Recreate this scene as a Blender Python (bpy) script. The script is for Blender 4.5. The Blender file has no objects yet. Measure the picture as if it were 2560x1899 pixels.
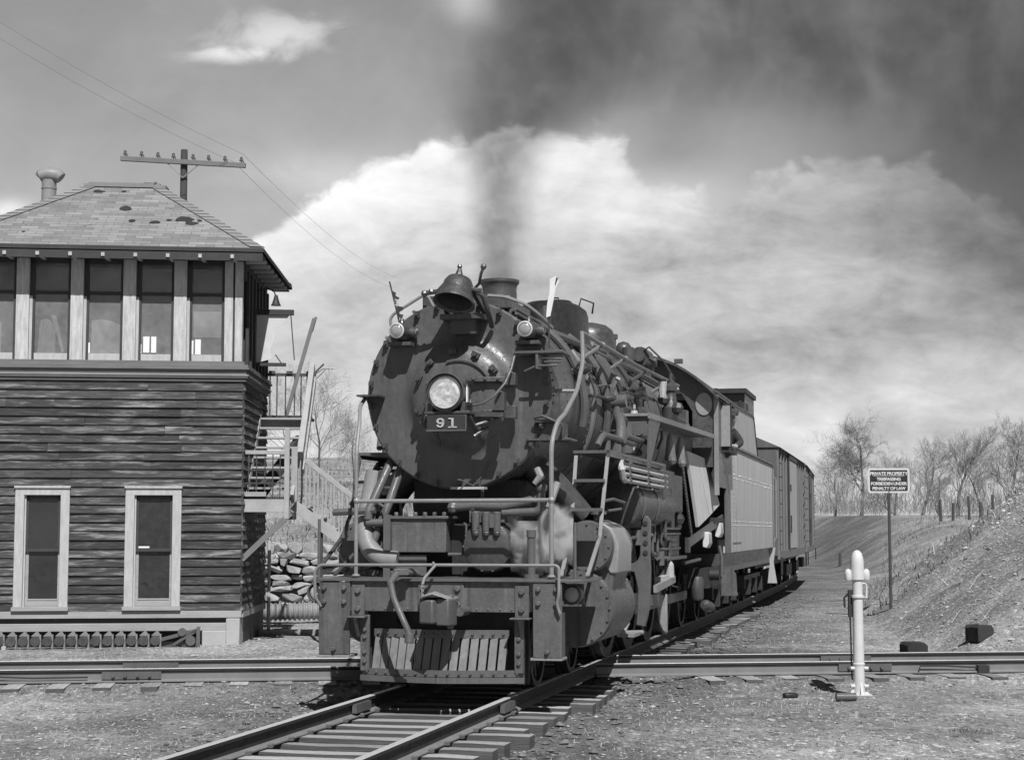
import bpy, bmesh, math, random
import numpy as np
from math import sin, cos, pi, radians, atan, tan, sqrt
from mathutils import Vector, Matrix
random.seed(7); rng = np.random.default_rng(7)
C = bpy.context.scene.collection
S = bpy.context.scene

# ------------------------------------------------------------------ camera
F, PW, PH, HOR, EYE = 4300.0, 2560, 1899, 1324.0, 1.78
PITCH = atan((HOR - PH/2)/F)
cd = bpy.data.cameras.new('camera'); cam = bpy.data.objects.new('camera', cd); C.objects.link(cam)
cam.location = (0, 0, EYE); cam.rotation_euler = (pi/2 + PITCH, 0, 0)
cd.sensor_width = 36; cd.lens = F/PW*36; cd.clip_start = .1; cd.clip_end = 6000
S.camera = cam

# ------------------------------------------------------------------ sun + exposure
SUN_EL, SUN_AZ = radians(51), radians(13)        # azimuth: degrees to the right of straight behind the camera
tosun = Vector((sin(SUN_AZ)*cos(SUN_EL), -cos(SUN_AZ)*cos(SUN_EL), sin(SUN_EL)))
sl = bpy.data.lights.new('sun', 'SUN'); sl.energy = 4.6; sl.angle = radians(.53); sl.color = (1, 1, 1)
so = bpy.data.objects.new('sun', sl); C.objects.link(so); so.rotation_euler = tosun.to_track_quat('Z', 'Y').to_euler()
S.view_settings.view_transform = 'Standard'; S.view_settings.look = 'None'
S.view_settings.exposure = 0.10; S.view_settings.gamma = 1
S.cycles.volume_step_rate = 2.0; S.cycles.volume_max_steps = 128
S.cycles.max_bounces = 6; S.cycles.volume_bounces = 2; S.cycles.transparent_max_bounces = 12

# ------------------------------------------------------------------ node helpers
class NT:
    def __init__(s, tree): s.t = tree; s.n = tree.nodes; s.l = tree.links
    def _in(s, node, i, v):
        if v is None: return
        if isinstance(v, bpy.types.NodeSocket): s.l.new(v, node.inputs[i])
        else: node.inputs[i].default_value = v
    def math(s, op, a, b=None, c=None, clamp=False):
        n = s.n.new('ShaderNodeMath'); n.operation = op; n.use_clamp = clamp
        for i, v in enumerate((a, b, c)): s._in(n, i, v)
        return n.outputs[0]
    def noise(s, vec, scale, detail=4, rough=.55, dist=0.0):
        n = s.n.new('ShaderNodeTexNoise'); s._in(n, 'Vector', vec); n.inputs['Scale'].default_value = scale
        n.inputs['Detail'].default_value = detail; n.inputs['Roughness'].default_value = rough; n.inputs['Distortion'].default_value = dist
        return n.outputs[0]
    def ramp(s, fac, pts):
        n = s.n.new('ShaderNodeValToRGB'); s._in(n, 0, fac); e = n.color_ramp.elements
        while len(e) < len(pts): e.new(.5)
        for k, (p, v) in enumerate(pts): e[k].position = p; e[k].color = (v, v, v, 1)
        return n.outputs[0]
    def maprange(s, v, a, b, c=0.0, d=1.0, smooth=True):
        n = s.n.new('ShaderNodeMapRange'); n.interpolation_type = 'SMOOTHSTEP' if smooth else 'LINEAR'
        for i, x in enumerate((v, a, b, c, d)): s._in(n, i, x)
        return n.outputs[0]
    def mix(s, f, a, b): # scalar lerp
        return s.math('ADD', s.math('MULTIPLY', a, s.math('SUBTRACT', 1.0, f)), s.math('MULTIPLY', b, f))
    def comb(s, x, y, z):
        n = s.n.new('ShaderNodeCombineXYZ')
        for i, v in enumerate((x, y, z)): s._in(n, i, v)
        return n.outputs[0]
    def scale(s, vec, sc):
        n = s.n.new('ShaderNodeMapping'); s._in(n, 0, vec); n.inputs['Scale'].default_value = sc; return n.outputs[0]
    def blob(s, p, q, p0, q0, a, b):
        x = s.math('DIVIDE', s.math('SUBTRACT', p, p0), a); y = s.math('DIVIDE', s.math('SUBTRACT', q, q0), b)
        r = s.math('ADD', s.math('MULTIPLY', x, x), s.math('MULTIPLY', y, y))
        return s.math('POWER', 2.71828, s.math('MULTIPLY', r, -1.0))

# ------------------------------------------------------------------ sky: Nishita daylight with clouds laid on the celestial sphere
world = bpy.data.worlds.new('World'); S.world = world; world.use_nodes = True
W = NT(world.node_tree); W.n.clear()
wo = W.n.new('ShaderNodeOutputWorld'); bg = W.n.new('ShaderNodeBackground'); bg.inputs[1].default_value = .1
W.l.new(bg.outputs[0], wo.inputs[0])
sky = W.n.new('ShaderNodeTexSky'); sky.sky_type = 'NISHITA'; sky.sun_disc = False
sky.sun_elevation = SUN_EL; sky.sun_rotation = pi - SUN_AZ
bw = W.n.new('ShaderNodeRGBToBW'); W.l.new(sky.outputs[0], bw.inputs[0])
tc = W.n.new('ShaderNodeTexCoord'); sep = W.n.new('ShaderNodeSeparateXYZ'); W.l.new(tc.outputs['Generated'], sep.inputs[0])
dy = W.math('MAXIMUM', W.math('ABSOLUTE', sep.outputs[1]), .12)
P_ = W.math('DIVIDE', sep.outputs[0], dy); Q_ = W.math('DIVIDE', sep.outputs[2], dy)
def pq(x, y):   # direction of a spot in the sky, as slopes
    a = (x*1.1495 - PW/2)/F; b = (PH/2 - y*1.1495)/F
    dyy = cos(PITCH) - b*sin(PITCH)
    return a/dyy, (sin(PITCH) + b*cos(PITCH))/dyy
nv = W.comb(P_, Q_, 0.0)
n1 = W.noise(W.scale(nv, (1, 1.25, 1)), 9, 7, .58, .3)
n2 = W.noise(W.scale(nv, (1, 1.9, 1)), 20, 8, .6, .6)
n3 = W.noise(W.scale(nv, (1, 2.4, 1)), 6.5, 7, .62, .15)
n4 = W.noise(nv, 46, 6, .6, .2)
edge_px = [(-100,470),(60,470),(120,520),(300,600),(480,560),(560,500),(620,465),(700,405),(830,345),(960,292),(1040,272),(1150,264),(1280,278),(1350,305),(1390,352),(1500,388),(1570,425),(1620,398),(1700,385),(1760,350),(1830,332),(1950,338),(2060,372),(2150,425),(2300,480)]
fc = W.n.new('ShaderNodeFloatCurve'); cm = fc.mapping; cv = cm.curves[0]
pts = [((pq(x, y)[0] + .35)/.7, pq(x, y)[1]/.4) for x, y in edge_px]
cv.points[0].location = (0, pts[0][1]); cv.points[1].location = (1, pts[-1][1])
for a, b in pts:
    if 0 < a < 1: cv.points.new(a, b)
cm.update()
W.l.new(W.math('DIVIDE', W.math('ADD', P_, .35), .7, clamp=True), fc.inputs['Value'])
edge = W.math('MULTIPLY', fc.outputs[0], .4)
n5 = W.noise(nv, 26, 2, .45, .4)
puff = W.math('ABSOLUTE', W.math('SUBTRACT', n5, .5))                          # billows: rounded tops, creased valleys
wob = W.math('ADD', W.math('ADD', W.math('MULTIPLY', W.math('SUBTRACT', n2, .5), .030), W.math('MULTIPLY', W.math('SUBTRACT', n4, .5), .016)), W.math('MULTIPLY', W.math('SUBTRACT', puff, .1), .05))
depth = W.math('SUBTRACT', W.math('ADD', edge, wob), Q_)
cmask = W.maprange(depth, -.003, .008)
skyv = W.math('MULTIPLY', bw.outputs[0], .1)                     # clear sky as the background shows it
skyv = W.math('ADD', W.math('MULTIPLY', skyv, 1.02), W.math('MULTIPLY', W.math('SUBTRACT', n1, .5), .26))
rim = W.math('POWER', 2.71828, W.math('MULTIPLY', W.math('MAXIMUM', depth, 0.0), -15.0))
cval = W.math('ADD', .47, W.math('MULTIPLY', W.math('MULTIPLY', rim, W.maprange(P_, .17, .0, .12, 1.0)), .37))
cval = W.math('ADD', cval, W.math('MULTIPLY', W.math('SUBTRACT', W.math('ABSOLUTE', W.math('SUBTRACT', W.noise(W.scale(nv, (1, 1.6, 1)), 15, 4, .55, .2), .5)), .08), .5))
cval = W.math('ADD', cval, W.math('MULTIPLY', W.math('SUBTRACT', n3, .5), .95))
cval = W.math('ADD', cval, W.math('MULTIPLY', W.math('SUBTRACT', n2, .5), .5))
low = W.maprange(Q_, .17, .0)
cval = W.math('ADD', cval, W.math('MULTIPLY', low, .17))
val = W.mix(cmask, skyv, cval)
def addblob(val, x, y, rx, ry, amp, nz=None):
    p0, q0 = pq(x, y); b = W.blob(P_, Q_, p0, q0, rx*1.1495/F, ry*1.1495/F)
    if nz is not None: b = W.math('MULTIPLY', b, W.maprange(nz, .38, .62))
    return W.math('ADD', val, W.math('MULTIPLY', b, amp))
for bx_, by_, rx_, ry_ in ((600, 80, 175, 62), (500, 122, 150, 26)):
    p0, q0 = pq(bx_, by_); bb_ = W.blob(P_, Q_, p0, q0, rx_*1.1495/F, ry_*1.1495/F)
    cf = W.math('ADD', bb_, W.math('ADD', W.math('MULTIPLY', W.math('SUBTRACT', n2, .5), 2.2), W.math('MULTIPLY', W.math('SUBTRACT', puff, .1), 1.8)))
    val = W.math('ADD', val, W.math('MULTIPLY', W.math('MULTIPLY', W.maprange(cf, .15, 1.0), bb_), .36))
val = addblob(val, 1035, 0, 60, 55, .42)
val = addblob(val, 620, 380, 160, 50, .12, n1)
val = addblob(val, 20, 455, 45, 22, .35)
val = addblob(val, 880, 420, 190, 80, .22)
val = addblob(val, 1420, 430, 200, 60, .20)
val = addblob(val, 1250, 330, 120, 50, .12)
val = addblob(val, 1900, 860, 520, 70, .16)
def dimblob(val, x, y, rx, ry, f):
    p0, q0 = pq(x, y); b = W.blob(P_, Q_, p0, q0, rx*1.1495/F, ry*1.1495/F)
    return W.math('MULTIPLY', val, W.math('SUBTRACT', 1.0, W.math('MULTIPLY', b, f)))
val = dimblob(val, 2300, 330, 420, 330, .58)
val = dimblob(val, 1950, 430, 260, 120, .22)
val = dimblob(val, 1800, 120, 420, 160, .25)
val = dimblob(val, 2290, 560, 300, 240, .42)
val = dimblob(val, 1450, 330, 70, 60, .12)
behind = W.maprange(sep.outputs[1], -.15, .1)
other = W.math('ADD', W.math('MULTIPLY', bw.outputs[0], .035), W.math('MULTIPLY', W.maprange(W.noise(tc.outputs['Generated'], 3, 5), .45, .65), .30))  # sky behind the camera, kept dim to cut the fill light
val = W.mix(behind, other, val)
val = W.math('MULTIPLY', val, W.maprange(Q_, .36, .75, 1.0, .38))          # sky overhead dimmed to deepen the shadows
val = W.math('MAXIMUM', val, .03)
W.l.new(W.math('MULTIPLY', val, 10.0), bg.inputs[0])

# ------------------------------------------------------------------ materials
def mat(name, v, rough=.6, var=.3, scale=3.0, bump=.0, bscale=30.0, metal=0.0, streak=None, spec=.4, speck=None, runs=0):
    m = bpy.data.materials.new(name); m.use_nodes = True
    N = NT(m.node_tree); b = N.n['Principled BSDF']
    t = N.n.new('ShaderNodeTexCoord'); vec = t.outputs['Object']
    sv = N.scale(vec, streak) if streak else vec
    a = N.noise(sv, scale, 6, .62)
    c = N.noise(vec, scale*7.3, 3, .6)
    f = N.math('ADD', N.math('MULTIPLY', N.math('SUBTRACT', a, .5), 2.4*var), N.math('MULTIPLY', N.math('SUBTRACT', c, .5), .9*var))
    f = N.math('MAXIMUM', N.math('ADD', f, 1.0), .15)
    col = N.math('MULTIPLY', f, v)
    if speck:
        sc, lo, hi, amt = speck
        k = N.maprange(N.noise(vec, sc, 2, .5), lo, hi); col = N.mix(N.math('MULTIPLY', k, amt), col, .5)
    N.l.new(N.math('ADD', N.math('MULTIPLY', N.math('SUBTRACT', c, .5), .9), rough, clamp=True), b.inputs['Roughness']); b.inputs['Metallic'].default_value = metal
    if runs:                                          # thin streaks of soot and rain-washed dust
        k = N.maprange(N.noise(N.scale(vec, (11, 11, .55)), 1.0, 5, .65), .50, .72); k2 = N.maprange(N.noise(vec, 1.1, 3, .5), .42, .62); col = N.math('MULTIPLY', col, N.math('ADD', 1.0, N.math('MULTIPLY', N.math('MULTIPLY', k, k2), runs)))
        k = N.maprange(N.noise(N.scale(vec, (9, 9, .4)), 1.0, 5, .65), .52, .70); col = N.math('MULTIPLY', col, N.math('SUBTRACT', 1.0, N.math('MULTIPLY', k, min(.6, runs*.6))))
    cc = N.comb(col, col, col); N.l.new(cc, b.inputs['Base Color'])
    b.inputs['Specular IOR Level'].default_value = spec
    if bump:
        bn = N.n.new('ShaderNodeBump'); bn.inputs['Strength'].default_value = bump; bn.inputs['Distance'].default_value = .02
        N.l.new(N.noise(sv if streak else vec, bscale, 4, .6), bn.inputs['Height']); N.l.new(bn.outputs[0], b.inputs['Normal'])
    return m
M = {}
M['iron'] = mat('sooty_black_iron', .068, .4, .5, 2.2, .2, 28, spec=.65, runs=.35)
M['black'] = mat('black_iron', .035, .6, .3, 3, .1, 30)
M['front'] = mat('dusty_smokebox_iron', .096, .38, .26, 2.2, .18, 30, streak=(1.6, 1.6, .5), runs=.35, spec=.6)
M['jacket'] = mat('dusty_boiler_jacket', .18, .45, .4, 1.8, .06, 20, streak=(1, .6, 1), runs=.5)
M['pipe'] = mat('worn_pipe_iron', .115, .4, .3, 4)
M['railpipe'] = mat('worn_handrail', .24, .45, .25, 4)
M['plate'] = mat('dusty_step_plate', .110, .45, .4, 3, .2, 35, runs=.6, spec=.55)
M['canvas'] = mat('pale_jacket_panel', .58, .75, .25, 2.5, .05, 25, runs=.0)
M['tender'] = mat('grey_tender_paint', .43, .6, .22, 1.7, .04, 30, streak=(1.5, 1.5, .25), runs=.5)
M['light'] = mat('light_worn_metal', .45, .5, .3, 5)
M['white'] = mat('white_paint', .60, .6, .16, 7, .1, 30)
M['steel'] = mat('polished_steel', .55, .3, .15, 5, metal=.6)
M['railside'] = mat('rusty_rail', .13, .7, .3, 3, .1, 40)
M['railtop'] = mat('worn_rail_head', .62, .42, .15, 5, metal=.25)
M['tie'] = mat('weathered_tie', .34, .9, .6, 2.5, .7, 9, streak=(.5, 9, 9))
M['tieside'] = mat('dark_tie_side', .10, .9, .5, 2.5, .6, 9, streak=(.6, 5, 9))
M['darktie'] = mat('tarred_timber', .04, .9, .4, 4, .4, 20)
M['siding'] = mat('bare_dark_clapboard', .12, .85, .5, 1.9, .3, 14, streak=(.5, 1, 6.5))
M['trim'] = mat('peeling_pale_trim', .47, .8, .3, 6, .15, 30, streak=(3, 3, .6))
M['trimh'] = mat('weathered_sill', .36, .85, .3, 3, .15, 30, streak=(.5, 2, 6))
M['post'] = mat('peeling_white_post', .52, .85, .5, 7, .2, 30, streak=(3, 3, .45))
M['darkwood'] = mat('dark_painted_wood', .055, .8, .3, 3)
M['shingle'] = None
M['belt'] = mat('dark_weathered_moulding', .17, .85, .4, 3, .15, 30, streak=(.6, 1, 5))
M['bare'] = mat('bare_weathered_lumber', .38, .85, .28, 4, .2, 25, streak=(1, 1, 1))
M['concrete'] = mat('old_concrete', .42, .9, .2, 3, .2, 30)
M['stone'] = mat('field_stone', .34, .9, .5, 2.6, .6, 14)
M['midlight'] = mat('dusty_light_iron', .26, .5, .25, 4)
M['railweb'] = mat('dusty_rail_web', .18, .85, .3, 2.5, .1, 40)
M['railhead'] = mat('greasy_head_dark_web', .03, .7, .3, 4)
M['galv'] = mat('galvanized_metal', .26, .5, .25, 3)
M['bark'] = mat('bark', .10, .9, .3, 2)
M['twig'] = mat('bare_twigs', .25, .9, .25, 2)  # twig colour lightened to stand in for haze
M['pole'] = mat('pole_wood', .07, .9, .3, 3)
M['arm'] = mat('crossarm_wood', .19, .9, .25, 3)
M['ballast'] = mat('oily_ballast', .15, .9, .9, 9)
M['gravel'] = mat('gravel_stone', .38, .9, .9, 9)
M['straw'] = mat('dead_grass', .42, .9, .35, 3)
M['skin'] = mat('skin', .38, .6, .05, 5)
M['cloth'] = mat('dark_work_jacket', .045, .9, .2, 9)
M['cap'] = mat('work_cap', .07, .9, .2, 9)
M['signblack'] = mat('black_enamel', .03, .4, .2, 5)
M['flagcloth'] = mat('flag_cloth', .75, .8, .1, 8)
M['blind'] = mat('window_blind_cloth', .42, .8, .15, 3)
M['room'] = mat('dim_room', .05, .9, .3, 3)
M['insul'] = mat('glass_insulator', .12, .2, .1, 4)
M['paper'] = mat('white_card', .85, .7, .05, 4)
M['coal'] = mat('coal', .025, .5, .4, 6)
def glassmat(name, tint, rough=.12):
    m = mat(name, tint, rough, .8, 1.3, spec=.8); m.node_tree.nodes['Principled BSDF'].inputs['Alpha'].default_value = .36; return m
M['glass'] = glassmat('window_glass', .33)  # grey noise in the pane colour stands in for reflections
M['dglass'] = mat('dark_old_glass', .035, .12, .5, 1.2, spec=.8)
# reflector of the headlight: bright crumpled metal
M['reflector'] = mat('silvered_reflector', .8, .35, .3, 7, .25, 6, metal=.15)
M['lens'] = mat('lamp_lens', .3, .12, .3, 9, spec=.8)
# shingles
m = bpy.data.materials.new('asphalt_shingles'); m.use_nodes = True; M['shingle'] = m
N = NT(m.node_tree); b = N.n['Principled BSDF']; t = N.n.new('ShaderNodeTexCoord')
br = N.n.new('ShaderNodeTexBrick'); N.l.new(N.scale(t.outputs['UV'], (1, 1, 1)), br.inputs['Vector'])
br.inputs['Color1'].default_value = (.165, .165, .165, 1); br.inputs['Color2'].default_value = (.265, .265, .265, 1); br.inputs['Mortar'].default_value = (.12, .12, .12, 1)
br.inputs['Scale'].default_value = 1; br.inputs['Mortar Size'].default_value = .006; br.inputs['Brick Width'].default_value = .32; br.inputs['Row Height'].default_value = .112; br.inputs['Bias'].default_value = 0
nz = N.noise(t.outputs['Object'], 1.6, 6, .7); nz2 = N.noise(N.scale(t.outputs['UV'], (1, 1.6, 1)), 3.1, 3, .6, 1.0)
mx = N.n.new('ShaderNodeVectorMath'); mx.operation = 'SCALE'; N.l.new(br.outputs[0], mx.inputs[0]); N.l.new(N.math('ADD', N.math('MULTIPLY', nz, 1.0), .55), mx.inputs['Scale'])
mx2 = N.n.new('ShaderNodeVectorMath'); mx2.operation = 'SCALE'; N.l.new(mx.outputs[0], mx2.inputs[0]); N.l.new(N.maprange(nz2, .69, .72, 1.0, .22), mx2.inputs['Scale'])
N.l.new(mx2.outputs[0], b.inputs['Base Color']); b.inputs['Roughness'].default_value = .9
bn = N.n.new('ShaderNodeBump'); bn.inputs['Strength'].default_value = .35; bn.inputs['Distance'].default_value = .02; N.l.new(br.outputs[1], bn.inputs['Height']); bn.invert = True; N.l.new(bn.outputs[0], b.inputs['Normal'])

# ------------------------------------------------------------------ mesh builder
class MB:
    def __init__(s, xf=None): s.v = []; s.f = []; s.xf = xf
    def add(s, vs, fs):
        o = len(s.v); s.v += [tuple(p) for p in vs]; s.f += [tuple(i + o for i in f) for f in fs]; return s
    def bb(s, x0, x1, y0, y1, z0, z1):
        vs = [(x, y, z) for z in (z0, z1) for y in (y0, y1) for x in (x0, x1)]
        return s.add(vs, [(0,2,3,1),(4,5,7,6),(0,1,5,4),(2,6,7,3),(0,4,6,2),(1,3,7,5)])
    def box(s, c, size, rot=(0, 0, 0)):
        from mathutils import Euler
        R = Euler(rot).to_matrix(); h = [q/2 for q in size]
        vs = [Vector(c) + R @ Vector((x*h[0], y*h[1], z*h[2])) for z in (-1, 1) for y in (-1, 1) for x in (-1, 1)]
        return s.add(vs, [(0,2,3,1),(4,5,7,6),(0,1,5,4),(2,6,7,3),(0,4,6,2),(1,3,7,5)])
    def beam(s, p0, p1, w, h, up=(0, 0, 1)):
        p0 = Vector(p0); p1 = Vector(p1); d = (p1 - p0).normalized(); a = d.cross(Vector(up))
        if a.length < 1e-4: a = d.cross(Vector((0, 1, 0)))
        a.normalize(); b = a.cross(d)
        vs = [p + a*x*w/2 + b*y*h/2 for p in (p0, p1) for x, y in ((-1,-1),(1,-1),(1,1),(-1,1))]
        return s.add(vs, [(3,2,1,0),(4,5,6,7),(0,1,5,4),(1,2,6,5),(2,3,7,6),(3,0,4,7)])
    def cyl(s, p0, p1, r0, r1=None, n=14, caps=True):
        r1 = r0 if r1 is None else r1
        p0 = Vector(p0); p1 = Vector(p1); d = (p1 - p0).normalized()
        a = d.orthogonal().normalized(); b = d.cross(a)
        vs = [p + (a*cos(2*pi*i/n) + b*sin(2*pi*i/n))*r for p, r in ((p0, r0), (p1, r1)) for i in range(n)]
        fs = [(i, (i+1) % n, n + (i+1) % n, n + i) for i in range(n)]
        if caps: fs += [tuple(range(n))[::-1], tuple(range(n, 2*n))]
        return s.add(vs, fs)
    def tube(s, pts, r, n=8, smooth=0):
        pts = [Vector(p) for p in pts]
        if smooth:                               # round the corners
            out = [pts[0]]
            for k in range(1, len(pts)-1):
                a, b, c = pts[k-1], pts[k], pts[k+1]
                d = min(smooth, (a-b).length*.45, (c-b).length*.45)
                p = b + (a-b).normalized()*d; q = b + (c-b).normalized()*d
                for t in (0, .25, .5, .75, 1): out.append(p*(1-t)**2 + b*2*t*(1-t) + q*t*t)
            pts = out + [pts[-1]]
        rs = r if isinstance(r, (list, tuple)) else [r]*len(pts)
        vs = []; u = None
        for k, p in enumerate(pts):
            d = (pts[min(k+1, len(pts)-1)] - pts[max(k-1, 0)]).normalized()
            if u is None: u = d.orthogonal().normalized()
            u = (u - d*u.dot(d)).normalized(); w = d.cross(u)
            vs += [p + (u*cos(2*pi*i/n) + w*sin(2*pi*i/n))*rs[k] for i in range(n)]
        fs = [(k*n+i, k*n+(i+1) % n, (k+1)*n+(i+1) % n, (k+1)*n+i) for k in range(len(pts)-1) for i in range(n)]
        fs += [tuple(range(n))[::-1], tuple(range((len(pts)-1)*n, len(pts)*n))]
        return s.add(vs, fs)
    def lathe(s, o, axis, prof, n=32, a0=0.0, a1=2*pi, caps=True):   # prof: (radius, distance along the axis)
        o = Vector(o); d = Vector(axis).normalized()
        a = Vector((1, 0, 0)) if abs(d.x) < .9 else Vector((0, 1, 0))
        a = (a - d*a.dot(d)).normalized(); b = d.cross(a); full = abs(a1-a0-2*pi) < 1e-6; m = n if full else n+1
        vs = [o + d*t + (a*cos(a0+(a1-a0)*i/n) + b*sin(a0+(a1-a0)*i/n))*max(r, 1e-4) for r, t in prof for i in range(m)]
        fs = [(k*m+i, k*m+(i+1) % m, (k+1)*m+(i+1) % m, (k+1)*m+i) for k in range(len(prof)-1) for i in range(n)]
        if full and caps: fs += [tuple(range(m))[::-1], tuple(range((len(prof)-1)*m, len(prof)*m))]
        return s.add(vs, fs)
    def prism(s, poly, off):
        poly = [Vector(p) for p in poly]; off = Vector(off); n = len(poly)
        return s.add(poly + [p + off for p in poly], [tuple(range(n))[::-1], tuple(range(n, 2*n))] + [(i, (i+1) % n, n+(i+1) % n, n+i) for i in range(n)])
    def quad(s, *p): return s.add(p, [tuple(range(len(p)))])
    def sphere(s, c, r, n=12, sc=(1, 1, 1)):
        c = Vector(c); m = n//2; vs = []; fs = []
        for j in range(m+1):
            t = pi*j/m
            vs += [c + Vector((sin(t)*cos(2*pi*i/n)*sc[0], sin(t)*sin(2*pi*i/n)*sc[1], cos(t)*sc[2]))*r for i in range(n)]
        for j in range(m): fs += [(j*n+i, (j+1)*n+i, (j+1)*n+(i+1) % n, j*n+(i+1) % n) for i in range(n)]
        return s.add(vs, fs)
    def bolts(s, pts, axis, r=.02, h=.03, n=6):
        ax = Vector(axis)
        for p in pts: s.cyl(p, Vector(p)+ax*h, r, r*.85, n)
        return s
    def mesh(s, name, m, smooth=38):
        me = bpy.data.meshes.new(name)
        vs = [s.xf(p) for p in s.v] if s.xf else s.v
        me.from_pydata([tuple(p) for p in vs], [], s.f); me.validate()
        bm = bmesh.new(); bm.from_mesh(me); bmesh.ops.recalc_face_normals(bm, faces=bm.faces); bm.to_mesh(me); bm.free()
        if m is not None: me.materials.append(m)
        if smooth:
            me.polygons.foreach_set('use_smooth', [True]*len(me.polygons)); me.set_sharp_from_angle(angle=radians(smooth))
        return me
def link(name, me, parent=None):
    o = bpy.data.objects.new(name, me); C.objects.link(o)
    if parent is not None: o.parent = parent
    return o
def part(name, mb, m, parent, bevel=0, label=None, smooth=38):
    o = link(name, mb.mesh(name, M[m] if isinstance(m, str) else m, smooth), parent)
    if bevel:
        b = o.modifiers.new('bevel', 'BEVEL'); b.width = bevel; b.segments = 2; b.limit_method = 'ANGLE'; b.angle_limit = radians(50)
    if label: o['label'] = label
    return o
def tag(o, label=None, cat=None, group=None, kind=None):
    for k, v in (('label', label), ('category', cat), ('group', group), ('kind', kind)):
        if v: o[k] = v
    return o
def empty(name, loc, rz=0, **k):
    o = bpy.data.objects.new(name, None); C.objects.link(o); o.location = loc; o.rotation_euler = (0, 0, rz); o.empty_display_size = .3
    return tag(o, **k)
def thing(name, mb, m, bevel=0, smooth=38, **k):
    return tag(part(name, mb, m, None, bevel, smooth=smooth), **k)
def recenter(o):                      # put a mesh thing's origin at the middle of its base
    me = o.data; co = np.empty(len(me.vertices)*3); me.vertices.foreach_get('co', co); co = co.reshape(-1, 3)
    c = (co.min(0)+co.max(0))/2; c[2] = co[:, 2].min(); co -= c; me.vertices.foreach_set('co', co.ravel()); me.update()
    o.location = Vector(o.location) + Vector(c); return o
def copy_tree(o, parent=None):
    c = o.copy(); C.objects.link(c); c.parent = parent
    for ch in list(o.children): copy_tree(ch, c)
    return c
def textmesh(body, size, ext, bold=0.0, align='CENTER', spacing=1.0):
    cu = bpy.data.curves.new('lettering', 'FONT'); cu.body = body; cu.size = size; cu.extrude = ext; cu.offset = bold; cu.align_x = align; cu.space_character = spacing; cu.resolution_u = 4
    ob = bpy.data.objects.new('lettering', cu); C.objects.link(ob); dg = bpy.context.evaluated_depsgraph_get(); dg.update()
    me = bpy.data.meshes.new_from_object(ob.evaluated_get(dg)); bpy.data.objects.remove(ob); bpy.data.curves.remove(cu); me.materials.clear(); return me

# ------------------------------------------------------------------ layout: the two tracks
HA = radians(13.08); U = Vector((sin(HA), cos(HA), 0)); V = Vector((cos(HA), -sin(HA), 0))
O = Vector((-.678, 19.238, 0)) - .55*U           # middle of the pilot beam, at rail top
def trk(s, v=0.0):                                # main track: straight, then bending gently left behind the tender
    S0, R = 34.0, 420.0
    if s <= S0: return O + U*s + V*v
    a = (s - S0)/R; c = O + U*S0 - V*R
    return c + (V*cos(a) + U*sin(a))*(R + v)
def trkdir(s):
    a = max(0, (s - 34.0)/420.0); return U*cos(a) - V*sin(a)
XA = radians(7.6); XD = Vector((cos(XA), sin(XA), 0)); XN = Vector((-sin(XA), cos(XA), 0))
X0 = Vector((0, 23.86, 0))                        # a point on the middle of the crossing track

# ------------------------------------------------------------------ ground
def sstep(a, b, x): t = np.clip((x-a)/(b-a), 0, 1); return t*t*(3-2*t)
def vnoise(x, y, sc, seed):
    r = np.random.default_rng(seed); g = r.random((64, 64)); X = x*sc; Y = y*sc
    i = np.floor(X).astype(int); j = np.floor(Y).astype(int); fx = X-i; fy = Y-j; fx = fx*fx*(3-2*fx); fy = fy*fy*(3-2*fy)
    a = g[i % 64, j % 64]; b = g[(i+1) % 64, j % 64]; c = g[i % 64, (j+1) % 64]; d = g[(i+1) % 64, (j+1) % 64]
    return (a*(1-fx)+b*fx)*(1-fy) + (c*(1-fx)+d*fx)*fy - .5
def tz(x, y):
    x = np.asarray(x, float); y = np.asarray(y, float)
    du = (x-O.x)*U.x + (y-O.y)*U.y; dv = (x-O.x)*V.x + (y-O.y)*V.y
    dv = np.where(du > 34, dv + np.minimum((du-34)**2/840., 60), dv)     # follow the bend
    cx = (x-X0.x)*XN.x + (y-X0.y)*XN.y
    base = np.where(dv > 0, -.39, -.31) + sstep(6, 22, y)*np.where(dv > 0, .11, .05)
    z = base + .05*vnoise(x, y, .8, 3) + .025*vnoise(x, y, 2.6, 4)
    z = z + (-.315 - z)*(1 - sstep(.9, 1.35, np.abs(dv)))               # ballast of the main track
    z = z + (-.188 - z)*(1 - sstep(1.15, 1.75, np.abs(cx)))*sstep(1.5, 2.2, np.abs(dv))               # ballast of the crossing track
    # spoil bank at the right
    xt = 7.3 + .075*(y-28) + .5*vnoise(x, y, .25, 8)
    bank = np.clip(.68*(x-xt), 0, None); bank = np.where(bank > 0, bank + .28*vnoise(x, y, .5, 11)*np.minimum(bank, 1) + .1*vnoise(x, y, 1.7, 12)*np.minimum(bank, 1), 0)
    bank = np.minimum(bank, 4.5 + .2*vnoise(x, y, .3, 13))*sstep(25.5, 29, y)*(1 - sstep(42.5, 48, y - .12*(x-10)))
    # far bank and field at the right of the line
    far = sstep(46, 98, y + 2.5*vnoise(x, y, .08, 14))*2.75*sstep(2.4, 9, dv) + np.clip(y-98, 0, 160)*.009 + np.clip(y-258, 0, None)*.004
    far = far + np.where(y > 46, .25*vnoise(x, y, .3, 15)*sstep(3, 8, dv), 0)
    # hill behind the signal tower
    hill = (1.15 + np.clip(y-40.6, 0, 70)*.075 + .35*vnoise(x, y, .2, 17) + .15*vnoise(x, y, .8, 18))*sstep(40.2, 40.7, y)*(1 - sstep(-9.5, -6.2, dv))
    return np.where(dv > 0, np.maximum(z + bank, z + far), np.where(hill > .01, np.maximum(z, hill + np.clip(y-110, 0, 300)*.006), z))
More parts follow.
